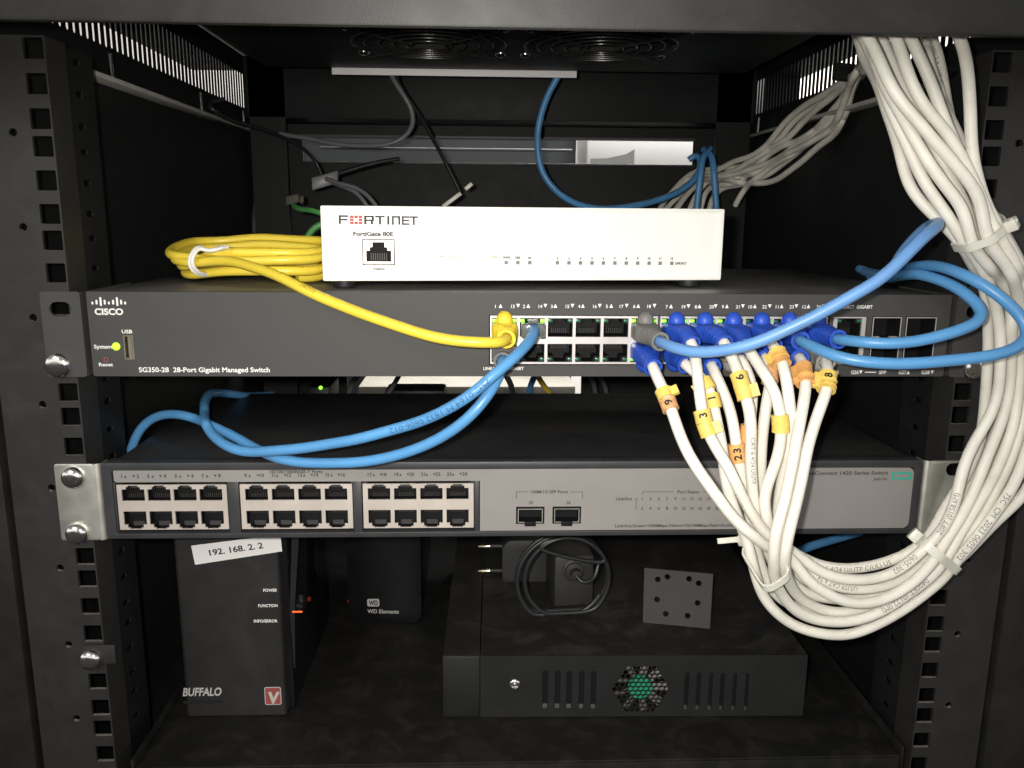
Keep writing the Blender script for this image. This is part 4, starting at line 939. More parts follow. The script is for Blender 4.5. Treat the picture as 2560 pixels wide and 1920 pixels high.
BACK = {
 1: [(1967, 300), (1937, 341), (1905, 373), (1864, 395), (1826, 408), (1795, 425), (1745, 445), (1695, 490), (1660, 530)],
 2: [(2013, 300), (1972.6, 341), (1932, 368), (1877.7, 403), (1837, 427), (1799, 438), (1750, 455), (1712, 495), (1685, 535)],
 3: [(2108, 300), (2067.5, 327), (2027, 354), (1986, 381), (1932, 416.6), (1877.7, 454.6), (1856, 479), (1838, 513)],
 4: [(2095, 326), (2050, 362), (1999.7, 408.5), (1959, 438), (1918, 457), (1880, 459), (1840, 455), (1810, 445), (1770, 450), (1735, 500), (1718, 545)],
 5: [(2040, 325), (2000, 349), (1967, 359), (1918, 389.5), (1877.7, 430), (1837, 460), (1799, 460), (1765, 480), (1748, 540)],
 6: [(2075, 300), (2040, 335), (1990, 365), (1940, 400), (1890, 432), (1845, 445), (1795, 450), (1730, 470), (1700, 510), (1672, 545)],
 7: [(1990, 300), (1950, 345), (1915, 378), (1870, 412), (1830, 420), (1790, 420), (1735, 432), (1680, 480), (1645, 530)],
 8: [(2060, 315), (2010, 365), (1970, 400), (1930, 430), (1890, 452), (1850, 462), (1805, 470), (1780, 500), (1770, 545)],
 9: [(2085, 315), (2035, 350), (1985, 375), (1945, 395), (1900, 415), (1850, 432), (1810, 440), (1740, 440), (1690, 470), (1650, 520)]}
def backrun(k):
    j = (k*37 % 9-4)*1.4
    pts = BACK[k]; u0 = pts[0][0]
    return [('w', 236+j*0.6, 100+j*2, 476+(k % 3)*4), ('w', 240+j*0.5, 165+j, 474+(k % 4)*3), (2142+j, 190+j, 205+j*2)]+[(u, v, yb(u)+j) for u, v in pts]
def top(k):
    T = TOPS[k]; p = atY(*T[-1]); q = atY(*T[-2]); d = p-q
    return T+[('w', p[0]+d[0]*0.25, p[1]+14, p[2]+14), ('w', p[0]*0.7+0.3*236, p[1]+45, min(p[2]+26, 490))]
# (key, port, upper?, points to the tie, loop, rise, top, back)
A_ = [(1632, 915, -34), (1645, 950, -40), (1665, 985, -46), (1677, 1020, -51), (1690, 1060, -55), (1713, 1123, -60), (1745, 1176, -64), (1774, 1215, -67), (1805, 1261, -70), (1841, 1307, -71), (1877, 1336, -70), (1920, 1366, -64), (1952, 1378, -58)]
B_p = [(1727, 848, -32), (1737, 880, -37), (1741, 905, -40), (1744, 948, -46), (1751, 1011, -52), (1762, 1060, -56), (1774, 1095, -58), (1800, 1138, -60), (1829, 1184, -61), (1853, 1234, -61), (1877, 1280, -60), (1897, 1311, -59), (1925, 1348, -55), (1960, 1368, -51)]
C_p = [(1713, 911, -33), (1738, 930, -37), (1762, 948, -40), (1774, 962, -42), (1780, 1003, -46), (1787, 1036, -48), (1799.5, 1085, -50), (1809, 1125, -50), (1810, 1160, -50), (1812, 1190, -50), (1821, 1225, -50), (1833, 1258, -50), (1850, 1305, -50), (1864, 1340, -50)]
D_p = [(1806, 847, -32), (1826, 884, -40), (1842.5, 917, -46), (1855, 953, -51), (1865, 988, -54), (1875, 1024, -56), (1878.5, 1074, -57), (1876, 1125, -57), (1875, 1160, -56), (1876, 1200, -54), (1882, 1249, -51), (1892, 1297, -46), (1915, 1340, -41), (1955, 1370, -37)]
E_p = [(1782, 920, -30), (1792, 943, -34), (1807, 976, -37), (1822, 1011, -40), (1832, 1062, -43), (1840, 1110, -45), (1845, 1145, -46), (1854, 1184, -46), (1864, 1225, -46), (1874, 1275, -46), (1882, 1320, -44), (1888, 1370, -42)]
F_p = [(1866, 860, -32), (1874, 882, -37), (1886, 897, -41), (1903, 922.5, -46), (1926, 955, -51), (1939, 988, -54), (1947.6, 1019, -56), (1952.7, 1057, -57), (1954, 1094, -57), (1949.6, 1128, -57), (1937.5, 1171.6, -57), (1921, 1208, -57), (1911, 1244, -56), (1911, 1273, -55), (1918, 1309, -52), (1932, 1345, -47), (1955, 1378, -44)]
G_p = [(1846, 890, -30), (1863, 912, -34), (1876, 940, -37), (1882, 975, -39), (1882, 1005, -40), (1874, 1045, -41), (1868, 1080, -41), (1867, 1130, -41), (1872, 1190, -41), (1882, 1250, -40), (1898, 1310, -38), (1915, 1360, -36)]
H_p = [(1929, 860, -32), (1944, 876, -38), (1951, 892, -42), (1955, 906, -45), (1961.5, 927.6, -48), (1969, 960.5, -51), (1974, 998, -53), (1978, 1036, -54), (1980, 1074, -54), (1977, 1110, -53), (1968, 1150, -52), (1957, 1188, -50), (1949, 1225, -48), (1945, 1262, -46), (1943, 1310, -42), (1947, 1365, -38)]
I_p = [(1914, 890, -30), (1924, 915, -34), (1931, 938, -37), (1930, 960, -39), (1918, 985, -41), (1914, 1036, -43), (1909, 1074, -44), (1907, 1100, -44), (1905, 1152, -44), (1900, 1195, -43), (1898, 1250, -41), (1908, 1310, -37), (1928, 1365, -33)]
K_p = [(2003, 893, -31), (2008, 915, -36), (2016, 943, -43), (2014.7, 976, -49), (2009.6, 1011, -53), (1999.5, 1062, -58), (1989, 1112, -62), (1981.7, 1161, -65), (1968, 1218.7, -68), (1956, 1265, -71), (1945, 1297, -73), (1938, 1333, -74), (1935, 1369, -72)]
M_p = [(2063, 898, -31), (2070, 912, -36), (2071, 932, -41), (2074, 958, -46), (2065, 983, -49), (2052.6, 1011, -52), (2040, 1049, -55), (2025, 1095, -58), (2014.7, 1125, -60), (2010.7, 1161, -62), (1999, 1218.7, -66), (1987, 1275, -69), (1980, 1300, -71), (1970.5, 1332.6, -73), (1966, 1364, -72)]
WH = [
 ('A', lo(5), A_, 4, '2', 8, 1, 'leftmost white cable below the ports, with a worn yellow and brown marker'),
 ('B', up(6), B_p, 5, '1', 7, 2, 'white cable whose yellow marker reads 3, hanging second from the left'),
 ('C', lo(6), C_p, 1, 'w', 5, 3, 'white cable whose yellow marker reads 1, forming the lowest outer loop'),
 ('D', up(7), D_p, 7, 'b', 6, 4, 'white cable with two yellow markers near the port, upper one reading 6'),
 ('E', lo(7), E_p, 8, 'x', 3, 5, 'white cable carrying two orange markers reading 3 and 2'),
 ('F', up(8), F_p, 6, 'h1', 9, 6, 'white cable with a pair of plain yellow markers halfway down its S-bend'),
 ('G', lo(8), G_p, 10, 'h2', 4, 7, 'white cable from a translucent boot, its orange marker half hidden behind a neighbour'),
 ('H', up(9), H_p, 9, 'h3', None, None, 'white cable with a gaping yellow marker above an orange one, close below its port'),
 ('I', lo(9), I_p, 11, 'h4', None, 8, 'white cable with one brownish orange marker tucked behind its neighbours below the ports'),
 ('K', lo(10), K_p, 2, '3', 1, 9, 'white cable with a big torn orange marker right below its blue boot'),
 ('M', lo(11), M_p, 3, '4', 2, None, 'white cable furthest right, its yellow marker reading 8')]
LINES = {}
for key, port, p, lp, rs, tp, bk, lab_ in WH:
    pts = list(port)+p+LOOPS[lp]+RISE[rs]
    if tp: pts = pts+top(tp)
    else: pts = pts+[(2470, 520, -33), (2440, 450, -26), (2405, 370, -18), (2370, 290, -8), (2340, 200, 4), (2310, 106, 14), ('w', 222, 50, 478)]
    if bk: pts = pts+backrun(bk)
    LINES[key] = px(pts)
Yt = yb
J1 = list(up(5))+[(1652, 856, -33), (1680, 868, -44), (1716, 880, -50), (1766.6, 882, -56), (1817, 874.5, -61), (1868, 862, -65), (1918.5, 844, -68), (1969, 821, -71), (2020, 798.5, -73), (2070, 773, -75), (2121, 748, -77), (2166.6, 722.5, -78), (2196, 708, -79), (2239.6, 665, -79), (2280.6, 624, -78), (2314, 587.5, -74), (2338, 565, -66), (2345, 556, -52), (2335, 560, -36), (2310, 577, -20), (2278, 606, -8), (2250, 640, 2), (2225, 675, 20), (2200, 690, 55), (2160, 680, 100)]
J2 = list(up(10))+[(1998, 852, -32), (2015, 858, -40), (2045, 872, -48), (2083, 889.6, -54), (2121, 901, -58), (2190, 908, -62), (2267, 911, -65), (2344, 906, -67), (2421.5, 897, -68), (2499, 884, -68), (2545, 867, -66), (2574, 845, -63), (2580, 818, -60), (2555, 790, -58), (2521.7, 761, -56), (2485.5, 732, -53), (2449, 708, -49), (2413, 689, -43), (2377, 672, -35), (2341, 663, -24), (2309.5, 662, -10), (2285, 667, 5), (2250, 678, 30), (2205, 685, 70), (2150, 675, 120)]
J3 = list(up(11))+[(2092, 850, -34), (2113, 849, -42), (2171, 857, -50), (2248, 858, -54), (2325, 847, -57), (2402, 829, -58), (2448, 811, -57), (2466, 790, -54), (2457, 769, -50), (2421.5, 737, -44), (2375, 707, -34), (2325, 691, -20), (2286.5, 687, -5), (2259, 690, 12), (2220, 695, 40), (2175, 690, 80)]
K1 = [('w', cellx(1), -4, 318.0), (1334, 818, -10), (1336, 832, -20), (1327, 852, -29), (1303, 877, -36), (1277.7, 903, -41), (1241, 932, -44), (1204, 965, -46), (1161, 999, -46), (1103, 1030, -44), (1026, 1060.5, -40), (948.6, 1083.7, -36), (871.5, 1103, -31), (794, 1116.5, -26), (717, 1124, -20), (640, 1128, -13), (582, 1123, -5), (543, 1101, 6), (520, 1068, 22), (510, 1030, 42), (511, 1003, 66), (528, 985, 95), (556, 982, 130), (610, 990, 165), (680, 985, 230)]
K2 = list(lo(0))+[(1256, 900, -24), (1254, 920, -31), (1250, 941, -35), (1226.5, 979.5, -40), (1199.5, 1018, -42), (1161, 1056.7, -42), (1103, 1095, -39), (1026, 1126, -34), (948.6, 1145, -28), (871.5, 1159, -22), (794, 1161, -17), (736.5, 1155, -13), (680, 1140, -8), (640, 1120, 0), (598, 1099, 10), (540, 1070, 25), (494, 1049, 38), (443.7, 1035, 50), (393.5, 1038, 58), (360, 1056, 62), (340, 1085, 64), (325, 1130, 66)]
YEL = list(up(0))+[(1268, 842, -18), (1269, 853, -26), (1258, 857, -31), (1230, 857, -34), (1199, 856, -34), (1141.5, 852, -33), (1064, 838.7, -31), (987, 815.5, -28), (910, 786.6, -24), (833, 755.7, -18), (775, 729, -12), (717, 702, -3), (682, 685, 4), (649.6, 671, 12), (617, 662, 20), (584.5, 656, 27), (552, 654, 33), (508.5, 655, 38), (465, 659, 43)]
# the coil: flat racetrack turns lying on the lid of the switch
def turn(xl, xr, yf, ybk, z0, z1, zb):
    return [('w', xl+8, yf+2, z0), ('w', xl+1, yf+10, z0), ('w', xl, (yf+ybk)/2, (z0+zb)/2), ('w', xl+3, ybk-6, zb), ('w', xl+14, ybk, zb), ('w', xl*0.6+xr*0.4, ybk+2, zb+2), ('w', xr-20, ybk+1, zb+1),
            ('w', xr-4, ybk-4, zb), ('w', xr, (yf+ybk)/2, (zb+z1)/2), ('w', xr-2, yf+8, z1), ('w', xr-14, yf, z1), ('w', xr*0.6+xl*0.4, yf-2, z1-0.5), ('w', xl+30, yf-1, z1-0.5)]
YEL += turn(-195, -112.5, 42, 100, 349.5, 350.0, 354)+turn(-199, -113, 46, 106, 352.0, 354.0, 358)+turn(-192, -113, 44, 98, 345.5, 344.0, 349)+turn(-194, -113, 54, 94, 341.0, 339.4, 343)[:-2]
for k, p in (('J1', J1), ('J2', J2), ('J3', J3), ('K1', K1), ('K2', K2), ('Y', YEL)): LINES[k] = px(p)
CL = {k: spline(v, 3.0, 3) for k, v in LINES.items()}
for k, P in CL.items():                       # hand-bent: small irregular waves along every jacket
    n = len(P); w = np.zeros((n, 3)); x = np.arange(n)*3.0
    for L_ in (34, 57, 95): w += np.stack([np.sin(2*math.pi*x/L_*(0.85+0.3*np.random.rand())+6.28*np.random.rand()) for _ in range(3)], 1)*0.22*(L_/57)
    w *= np.clip((x-36)/60, 0, 1)[:, None]; CL[k] = P+w*np.array([1, 0.6, 1])

# settle: where two jackets would run through each other, shift them apart along the line of sight (depth only)
names = list(CL); idx = np.concatenate([[i]*len(CL[k]) for i, k in enumerate(names)]); PT = np.concatenate([CL[k] for k in names])
fix = np.concatenate([(np.arange(len(CL[k])) < 9) for k in names])
offs = np.cumsum([0]+[len(CL[k]) for k in names])
D2 = 5.5
for it in range(36):
    push = np.zeros(len(PT)); view = PT-CAM; dist = np.linalg.norm(view, axis=1); vd = view/dist[:, None]
    for i in range(len(names)):
        a, c = offs[i], offs[i+1]
        other = np.where(idx > i)[0]
        if len(other) == 0: continue
        for s in range(a, c, 60):
            A = PT[s:min(s+60, c)]; d = A[:, None, :]-PT[other][None]; dd = np.einsum('ijk,ijk->ij', d, d)
            I, Jx = np.where(dd < D2*D2)
            for p, q in zip(I, Jx):
                gi, gj = s+p, other[q]; dv = d[p, q]; al = float(dv @ vd[gi]); pe = dd[p, q]-al*al
                need = math.sqrt(max(D2*D2-pe, 0))-abs(al)
                sg = 1.0 if al >= 0 else -1.0
                if not fix[gi]: push[gi] += sg*need*0.25
                if not fix[gj]: push[gj] -= sg*need*0.25
    push = np.clip(push, -1.2, 1.2)
    for i in range(len(names)):
        a, c = offs[i], offs[i+1]; s = push[a:c]
        for _ in range(4): s = np.convolve(np.pad(s, 1, 'edge'), [0.25, 0.5, 0.25], 'valid')
        push[a:c] = np.where(np.abs(s) > np.abs(push[a:c]), s, 0.5*s+0.5*push[a:c])
    PT = PT+vd*push[:, None]
    if it % 6 == 5:
        for i in range(len(names)):
            a, c = offs[i], offs[i+1]; Q = PT[a:c].copy(); Q[1:-1] = 0.5*PT[a+1:c-1]+0.25*(PT[a:c-2]+PT[a+2:c]); PT[a:c] = Q
for i, k in enumerate(names): CL[k] = PT[offs[i]:offs[i+1]]

def arclen(P): return np.concatenate([[0], np.cumsum(np.linalg.norm(np.diff(P, axis=0), axis=1))])
def s_at(P, u, v):
    """arc length of the centreline point whose picture position is nearest (u, v)"""
    c = (P-CAM) @ RM.T; U = 1280+FPX*c[:, 0]/c[:, 2]; V = 960-FPX*c[:, 1]/c[:, 2]
    lim = arclen(P); w = (U-u)**2+(V-v)**2; w[lim > 560] += 1e6 if v < 1300 else 0
    return lim[int(np.argmin(w))]
def cut_line(P, s0, s1):
    d = arclen(P); n = max(3, int((s1-s0)/0.8)); t = np.linspace(s0, s1, n)
    return np.stack([np.interp(t, d, P[:, j]) for j in range(3)], 1)
def boot(P, L, material, parent, upper=True, r_end=4.6, dome=True, ribs=7, hood=True):
    Q = cut_line(P, 5.0, 5.0+L); Q, T, N, B = frames(Q)
    n = 28; V = []; Fs = []; up_ = np.array([0, 0, 1.0])
    m_ = len(Q)
    for i in range(m_):
        t = i/(m_-1); z = up_-T[i]*np.dot(up_, T[i])
        z /= np.linalg.norm(z); x = np.cross(T[i], z)
        k = min(1, max(0, (t-0.30)/0.5)); k = k*k*(3-2*k)
        wx = 6.6*(1-k)+r_end*k; wz = 4.7*(1-k)+r_end*k; dz = (-0.9 if upper else 0.9)*(1-k); ex = 5.0*(1-k)+2.0*k
        if t > 0.34 and t < 0.97: g = 0.5+0.5*math.cos((t-0.34)/0.63*ribs*2*math.pi); wx *= 1-0.13*(1-g); wz *= 1-0.13*(1-g)
        for j in range(n):
            a = 2*math.pi*j/n; ca, sa = math.cos(a), math.sin(a)
            q = (abs(ca)**ex+abs(sa)**ex)**(-1/ex)
            V.append(Q[i]+x*wx*ca*q+z*(wz*sa*q+dz))
    for i in range(m_-1):
        for j in range(n):
            l = (j+1) % n; Fs.append((i*n+j, i*n+l, (i+1)*n+l, (i+1)*n+j))
    # rim and hollow mouth
    base = (m_-1)*n; c0 = Q[-1]
    for rr, back in ((0.72, 0.0), (0.70, 3.0)):
        o = len(V)
        for j in range(n): V.append(c0+(V[base+j]-c0)*rr-T[-1]*back)
        prev = base if rr == 0.72 else o-n
        for j in range(n): l = (j+1) % n; Fs.append((prev+j, prev+l, o+l, o+j))
    Fs.append(tuple(range(len(V)-n, len(V)))); Fs.append(tuple(reversed(range(n))))
    mb = MB(); mb.add(V, Fs)
    o = mb.build('plug_boot', material, parent, smooth=True)
    if dome:
        q = Q[int(m_*0.12)]; s = 1 if upper else -1
        mb = MB(); prof = []
        for k in range(11):
            t = -math.pi/2+math.pi*k/10; prof.append((max(0.02, 4.3*math.cos(t)), 4.9*math.sin(t)))
        mb.lathe((q[0]+0.0, q[1]-1.0, q[2]+s*4.6), (0, 0, 1), prof, 24); mb.build('latch_cover', material, o, smooth=True)
    return o
def marker(P, u, v, material, parent, width=7.0, text=None, flag=0.0, gap=False, r=3.75):
    s = s_at(P, u, v); Q = cut_line(P, max(0, s-width/2), s+width/2); mb = MB()
    Qf, T, N, B = frames(Q); n = 20; V = []; Fs = []
    mi = len(Qf)//2; c = CAM-Qf[mi]; c -= T[mi]*np.dot(c, T[mi]); c /= np.linalg.norm(c); sd = np.cross(T[mi], c)
    for i in range(len(Qf)):
        tt = i/(len(Qf)-1); flare = 1.0+(0.14 if gap else 0.03)*abs(2*tt-1)**2
        for rr in (r*flare, 2.9):
            for j in range(n):
                a = 2*math.pi*j/n; bulge = 1.0+0.10*max(0, math.cos(a-2.2))
                V.append(Qf[i]+rr*(bulge if rr > 2.95 else 1)*(math.cos(a)*c+math.sin(a)*sd))
    k = 2*n
    for i in range(len(Qf)-1):
        for j in range(n):
            l = (j+1) % n
            Fs += [(i*k+j, i*k+l, (i+1)*k+l, (i+1)*k+j), (i*k+n+l, i*k+n+j, (i+1)*k+n+j, (i+1)*k+n+l)]
    e_ = (len(Qf)-1)*k
    for j in range(n):
        l = (j+1) % n; Fs += [(j, l, n+l, n+j), (e_+l, e_+j, e_+n+j, e_+n+l)]
    if flag:
        G = Face(Qf[mi]+c*1.2, -sd if False else sd, T[mi]); x0, x1 = sorted((flag*3.0, flag*6.4)); mb.box(G, x0, x1, -width*0.42, width*0.42, -1.4, 1.0)
    mb.add(V, Fs); o = mb.build('cable_marker', material, parent, smooth=True)
    if text:
        mb = MB(); wrap_text(mb, P, s-1.3, text, 3.4, r*(1.06 if gap else 1.0)+0.28, bold=0.03, flip=True); mb.build('marker_digit', M_INK, o)
    return o
def make_cable(key, label, material, name='network_cable', cat='cable', group=None, r=R_W, n=14):
    P = CL[key]; p0 = P[0]
    t = thing(name, label, cat, tuple(p0), group)
    Q = resample(P, 2.2); mb = MB(); mb.tube(Q, r, n); mb.build('jacket', material, t, smooth=True)
    return t, P
GW = 'white network cables plugged into the dark grey switch'
CB = {}
for key, port, p, lp, rs, tp, bk, lab_ in WH:
    CB[key] = make_cable(key, lab_, M_WHITECAB, group=GW)
SP = {'A': (34, M_BLUEBOOT, False), 'B': (34, M_BLUEBOOT, True), 'C': (32, M_BLUEBOOT, False), 'D': (35, M_BLUEBOOT, True), 'E': (28, M_BLUEBOOT, False), 'F': (34, M_BLUEBOOT, True),
      'G': (30, M_CLEARBOOT, False), 'H': (34, M_BLUEBOOT, True), 'I': (30, M_BLUEBOOT, False), 'K': (30, M_BLUEBOOT, False), 'M': (34, M_CLEARBOOT, False)}
for key, (L_, bm_, upper) in SP.items(): boot(CB[key][1], L_, bm_, CB[key][0], upper=upper, dome=True)
for args in (('A', 1667, 985, M_MARKY, 5.0, None, -1), ('A', 1674, 1008, M_MARKD, 5.5, '9', 0), ('B', 1757, 1046, M_MARKY, 6.0, '3', 0), ('B', 1764, 1073, M_MARKY, 6.5, None, -1),
             ('C', 1775, 960, M_MARKY, 6.0, None, 1), ('C', 1780, 1005, M_MARKY, 7.0, '1', 0), ('D', 1853, 953, M_MARKY, 7.0, '6', 0), ('D', 1863, 987, M_MARKY, 7.0, None, -1),
             ('E', 1840, 1120, M_MARKO, 6.0, '3', 0), ('E', 1845, 1143, M_MARKO, 5.5, '2', 0), ('F', 1952, 1045, M_MARKY, 4.6, None, 0), ('F', 1953.5, 1067, M_MARKY, 5.4, None, 0),
             ('G', 1869, 1074, M_MARKO, 5.0, None, -1), ('G', 1868, 1095, M_MARKO, 5.0, None, -1), ('H', 1948, 884, M_MARKY, 5.0, None, 1), ('H', 1956, 905, M_MARKO, 5.5, None, 0),
             ('I', 1931, 938, M_MARKD, 7.5, None, 0), ('K', 2013, 932, M_MARKO, 7.5, None, 1), ('K', 2015.5, 955, M_MARKO, 3.5, None, 1), ('M', 2073, 950, M_MARKY, 8.0, '8', 1), ('M', 2072, 968, M_MARKY, 5.5, None, 1)):
    key, u, v, mm_, wd_, tx, fl_ = args
    marker(CB[key][1], u, v, mm_, CB[key][0], wd_, tx, fl_, gap=(key in 'HMK'))
def prints(key, items, ink=M_INKPRINT, r=R_W):
    for u, v, s, h, fl_, tn in items:
        P = CB[key][1]; d = arclen(P); c = (P-CAM) @ RM.T; U = 1280+FPX*c[:, 0]/c[:, 2]; V = 960-FPX*c[:, 1]/c[:, 2]
        wgt = (U-u)**2+(V-v)**2; wgt[d > 820] += 1e7
        mb = MB(); wrap_text(mb, P, d[int(np.argmin(wgt))], s, h, r+0.12, flip=fl_, turn=tn); mb.build('jacket_print', ink, CB[key][0])
prints('K', [(2195, 1532, '0400FT (0122.0M)', 2.6, True, -0.1)])
prints('B', [(2225, 1436, '0605-302', 2.6, True, 0.0), (2350, 1340, '20FT (0158.6M)', 2.4, False, 0.0), (1853, 1234, 'U/UTP 24AWG', 1.8, False, -1.0)])
prints('C', [(2393, 1399, '75C  CM  2023 0605-302', 2.6, True, -0.1)])
prints('D', [(2060, 1418, '6 4/24 U/UTP C(UL) US', 2.4, False, -0.3), (1877, 1085, 'CAT 6 4/24 U/UTP', 2.0, False, 0.35)])
prints('F', [(2040, 1444, 'U/UTP CAT 6 24', 2.2, True, 0.1)])
prints('G', [(2355, 200, 'CAT 6 E188630', 2.2, False, 0.4)])
# blue and yellow cables
CB['J1'] = make_cable('J1', 'pale blue cable from the grey boot, sweeping up across the other plugs to the right', M_BLUEDUSTY, group='blue network cables')
boot(CB['J1'][1], 33, M_GREYBOOT, CB['J1'][0], True)
CB['J2'] = make_cable('J2', 'blue cable making the wider loop past the right rail in front of the white bundle', M_BLUECAB, group='blue network cables')
boot(CB['J2'][1], 34, M_BLUEBOOT, CB['J2'][0], True)
CB['J3'] = make_cable('J3', 'blue cable making the tighter upper hairpin loop left of the white bundle', M_BLUECAB, group='blue network cables')
boot(CB['J3'][1], 36, M_BLUEBOOT, CB['J3'][0], True)
CB['K1'] = make_cable('K1', 'blue cable with a clear plug and printed jacket, drooping over the lower switch', M_BLUECAB, group='blue network cables')
CB['K2'] = make_cable('K2', 'blue cable from the dark grey boot under the yellow plug, drooping lowest of its pair', M_BLUECAB, group='blue network cables')
boot(CB['K2'][1], 24, M_GREYBOOT, CB['K2'][0], False)
CB['Y'] = make_cable('Y', 'yellow cable plugged into the first port, its rest coiled on the dark grey switch', M_YELCAB)
boot(CB['Y'][1], 24, M_YELBOOT, CB['Y'][0], True, r_end=4.7)
mb = MB(); P = CB['K1'][1]
d = arclen(P); c = (P-CAM) @ RM.T; U = 1280+FPX*c[:, 0]/c[:, 2]
s0_ = d[int(np.argmin(np.abs(U-1218)+1e4*(d > 330)))]
wrap_text(mb, P, s0_, '75C 0164 M 1832 0606-012', 2.6, R_W+0.12, flip=False, stretch=1.25, turn=0.15); mb.build('jacket_print', M_INKBLUE, CB['K1'][0])
mb = MB(); P = CB['Y'][1]; d = arclen(P); c = (P-CAM) @ RM.T; U = 1280+FPX*c[:, 0]/c[:, 2]
s0_ = d[int(np.argmin(np.abs(U-795)+1e4*(d > 330)))]
wrap_text(mb, P, s0_, 'E212467', 1.9, R_W+0.12, flip=False, turn=-0.5); mb.build('jacket_print', M_INKYEL, CB['Y'][0])
# clear plug of the second port
pc = CB['K1'][0]; x = cellx(1)
b = MB(); b.wbox(x-5.8, x+5.8, -11.0, 4, 314.6, 321.6); b.build('clear_plug', M_CLEAR, pc, bevel=0.4)
b = MB(); b.wbox(x-2.6, x+2.6, -8, 2, 322.0, 323.1); b.build('latch', M_CLEAR, pc, bevel=0.2)

# ------------------------------------------------------------------ ties
def tie(name, label, c_uvY, e1, e2, width, axis_hint, head_t, tail=None, material=M_TIE, group='nylon cable ties'):
    """strap: ellipse e1 cos + e2 sin (mm vectors) round a centre, with a head and an optional cut tail"""
    cpt = atY(*c_uvY); t = thing(name, label, 'cable tie', tuple(cpt), group)
    e1 = np.array(e1, float); e2 = np.array(e2, float); ax = np.cross(e1, e2); ax /= np.linalg.norm(ax)
    mb = MB(); n = 64; V = []; Fs = []
    for k in range(n):
        a = 2*math.pi*k/n; p = cpt+e1*math.cos(a)+e2*math.sin(a); o = (p-cpt)/np.linalg.norm(p-cpt)
        for w, h in ((-1, 0), (1, 0), (1, 1), (-1, 1)): V.append(p+ax*w*width/2+o*h*1.1)
    for k in range(n):
        l = (k+1) % n
        for q in range(4): r_ = (q+1) % 4; Fs.append((k*4+q, k*4+r_, l*4+r_, l*4+q))
    mb.add(V, Fs); mb.build('strap', material, t, bevel=0.25)
    a = head_t; p = cpt+e1*math.cos(a)+e2*math.sin(a); o = (p-cpt)/np.linalg.norm(p-cpt); tg = np.cross(ax, o)
    G = Face(p+o*0.5, tg, ax); mb = MB(); mb.box(G, -3.0, 3.0, -width*0.72, width*0.72, -2.5, 2.7); mb.build('head', material, t, bevel=0.5)
    if tail is not None:
        q0 = p+o*1.5; q1 = atY(*tail); mid = (q0+q1)/2; dr = (q1-q0)/np.linalg.norm(q1-q0); v = CAM-mid; v -= dr*np.dot(v, dr); v /= np.linalg.norm(v); s = np.cross(dr, v)
        mb = MB(); L_ = np.linalg.norm(q1-q0); G = Face(q0, dr, s); mb.box(G, 0, L_, -width*0.42, width*0.42, -0.6, 0.6); mb.build('tail', material, t, bevel=0.15)
    return t
def hull2(P):
    P = sorted(map(tuple, P)); up_, lo_ = [], []
    cr = lambda o, a, b: (a[0]-o[0])*(b[1]-o[1])-(a[1]-o[1])*(b[0]-o[0])
    for L_, S in ((lo_, P), (up_, P[::-1])):
        for p in S:
            while len(L_) > 1 and cr(L_[-2], L_[-1], p) <= 0: L_.pop()
            L_.append(p)
    return np.array(lo_[:-1]+up_[:-1])
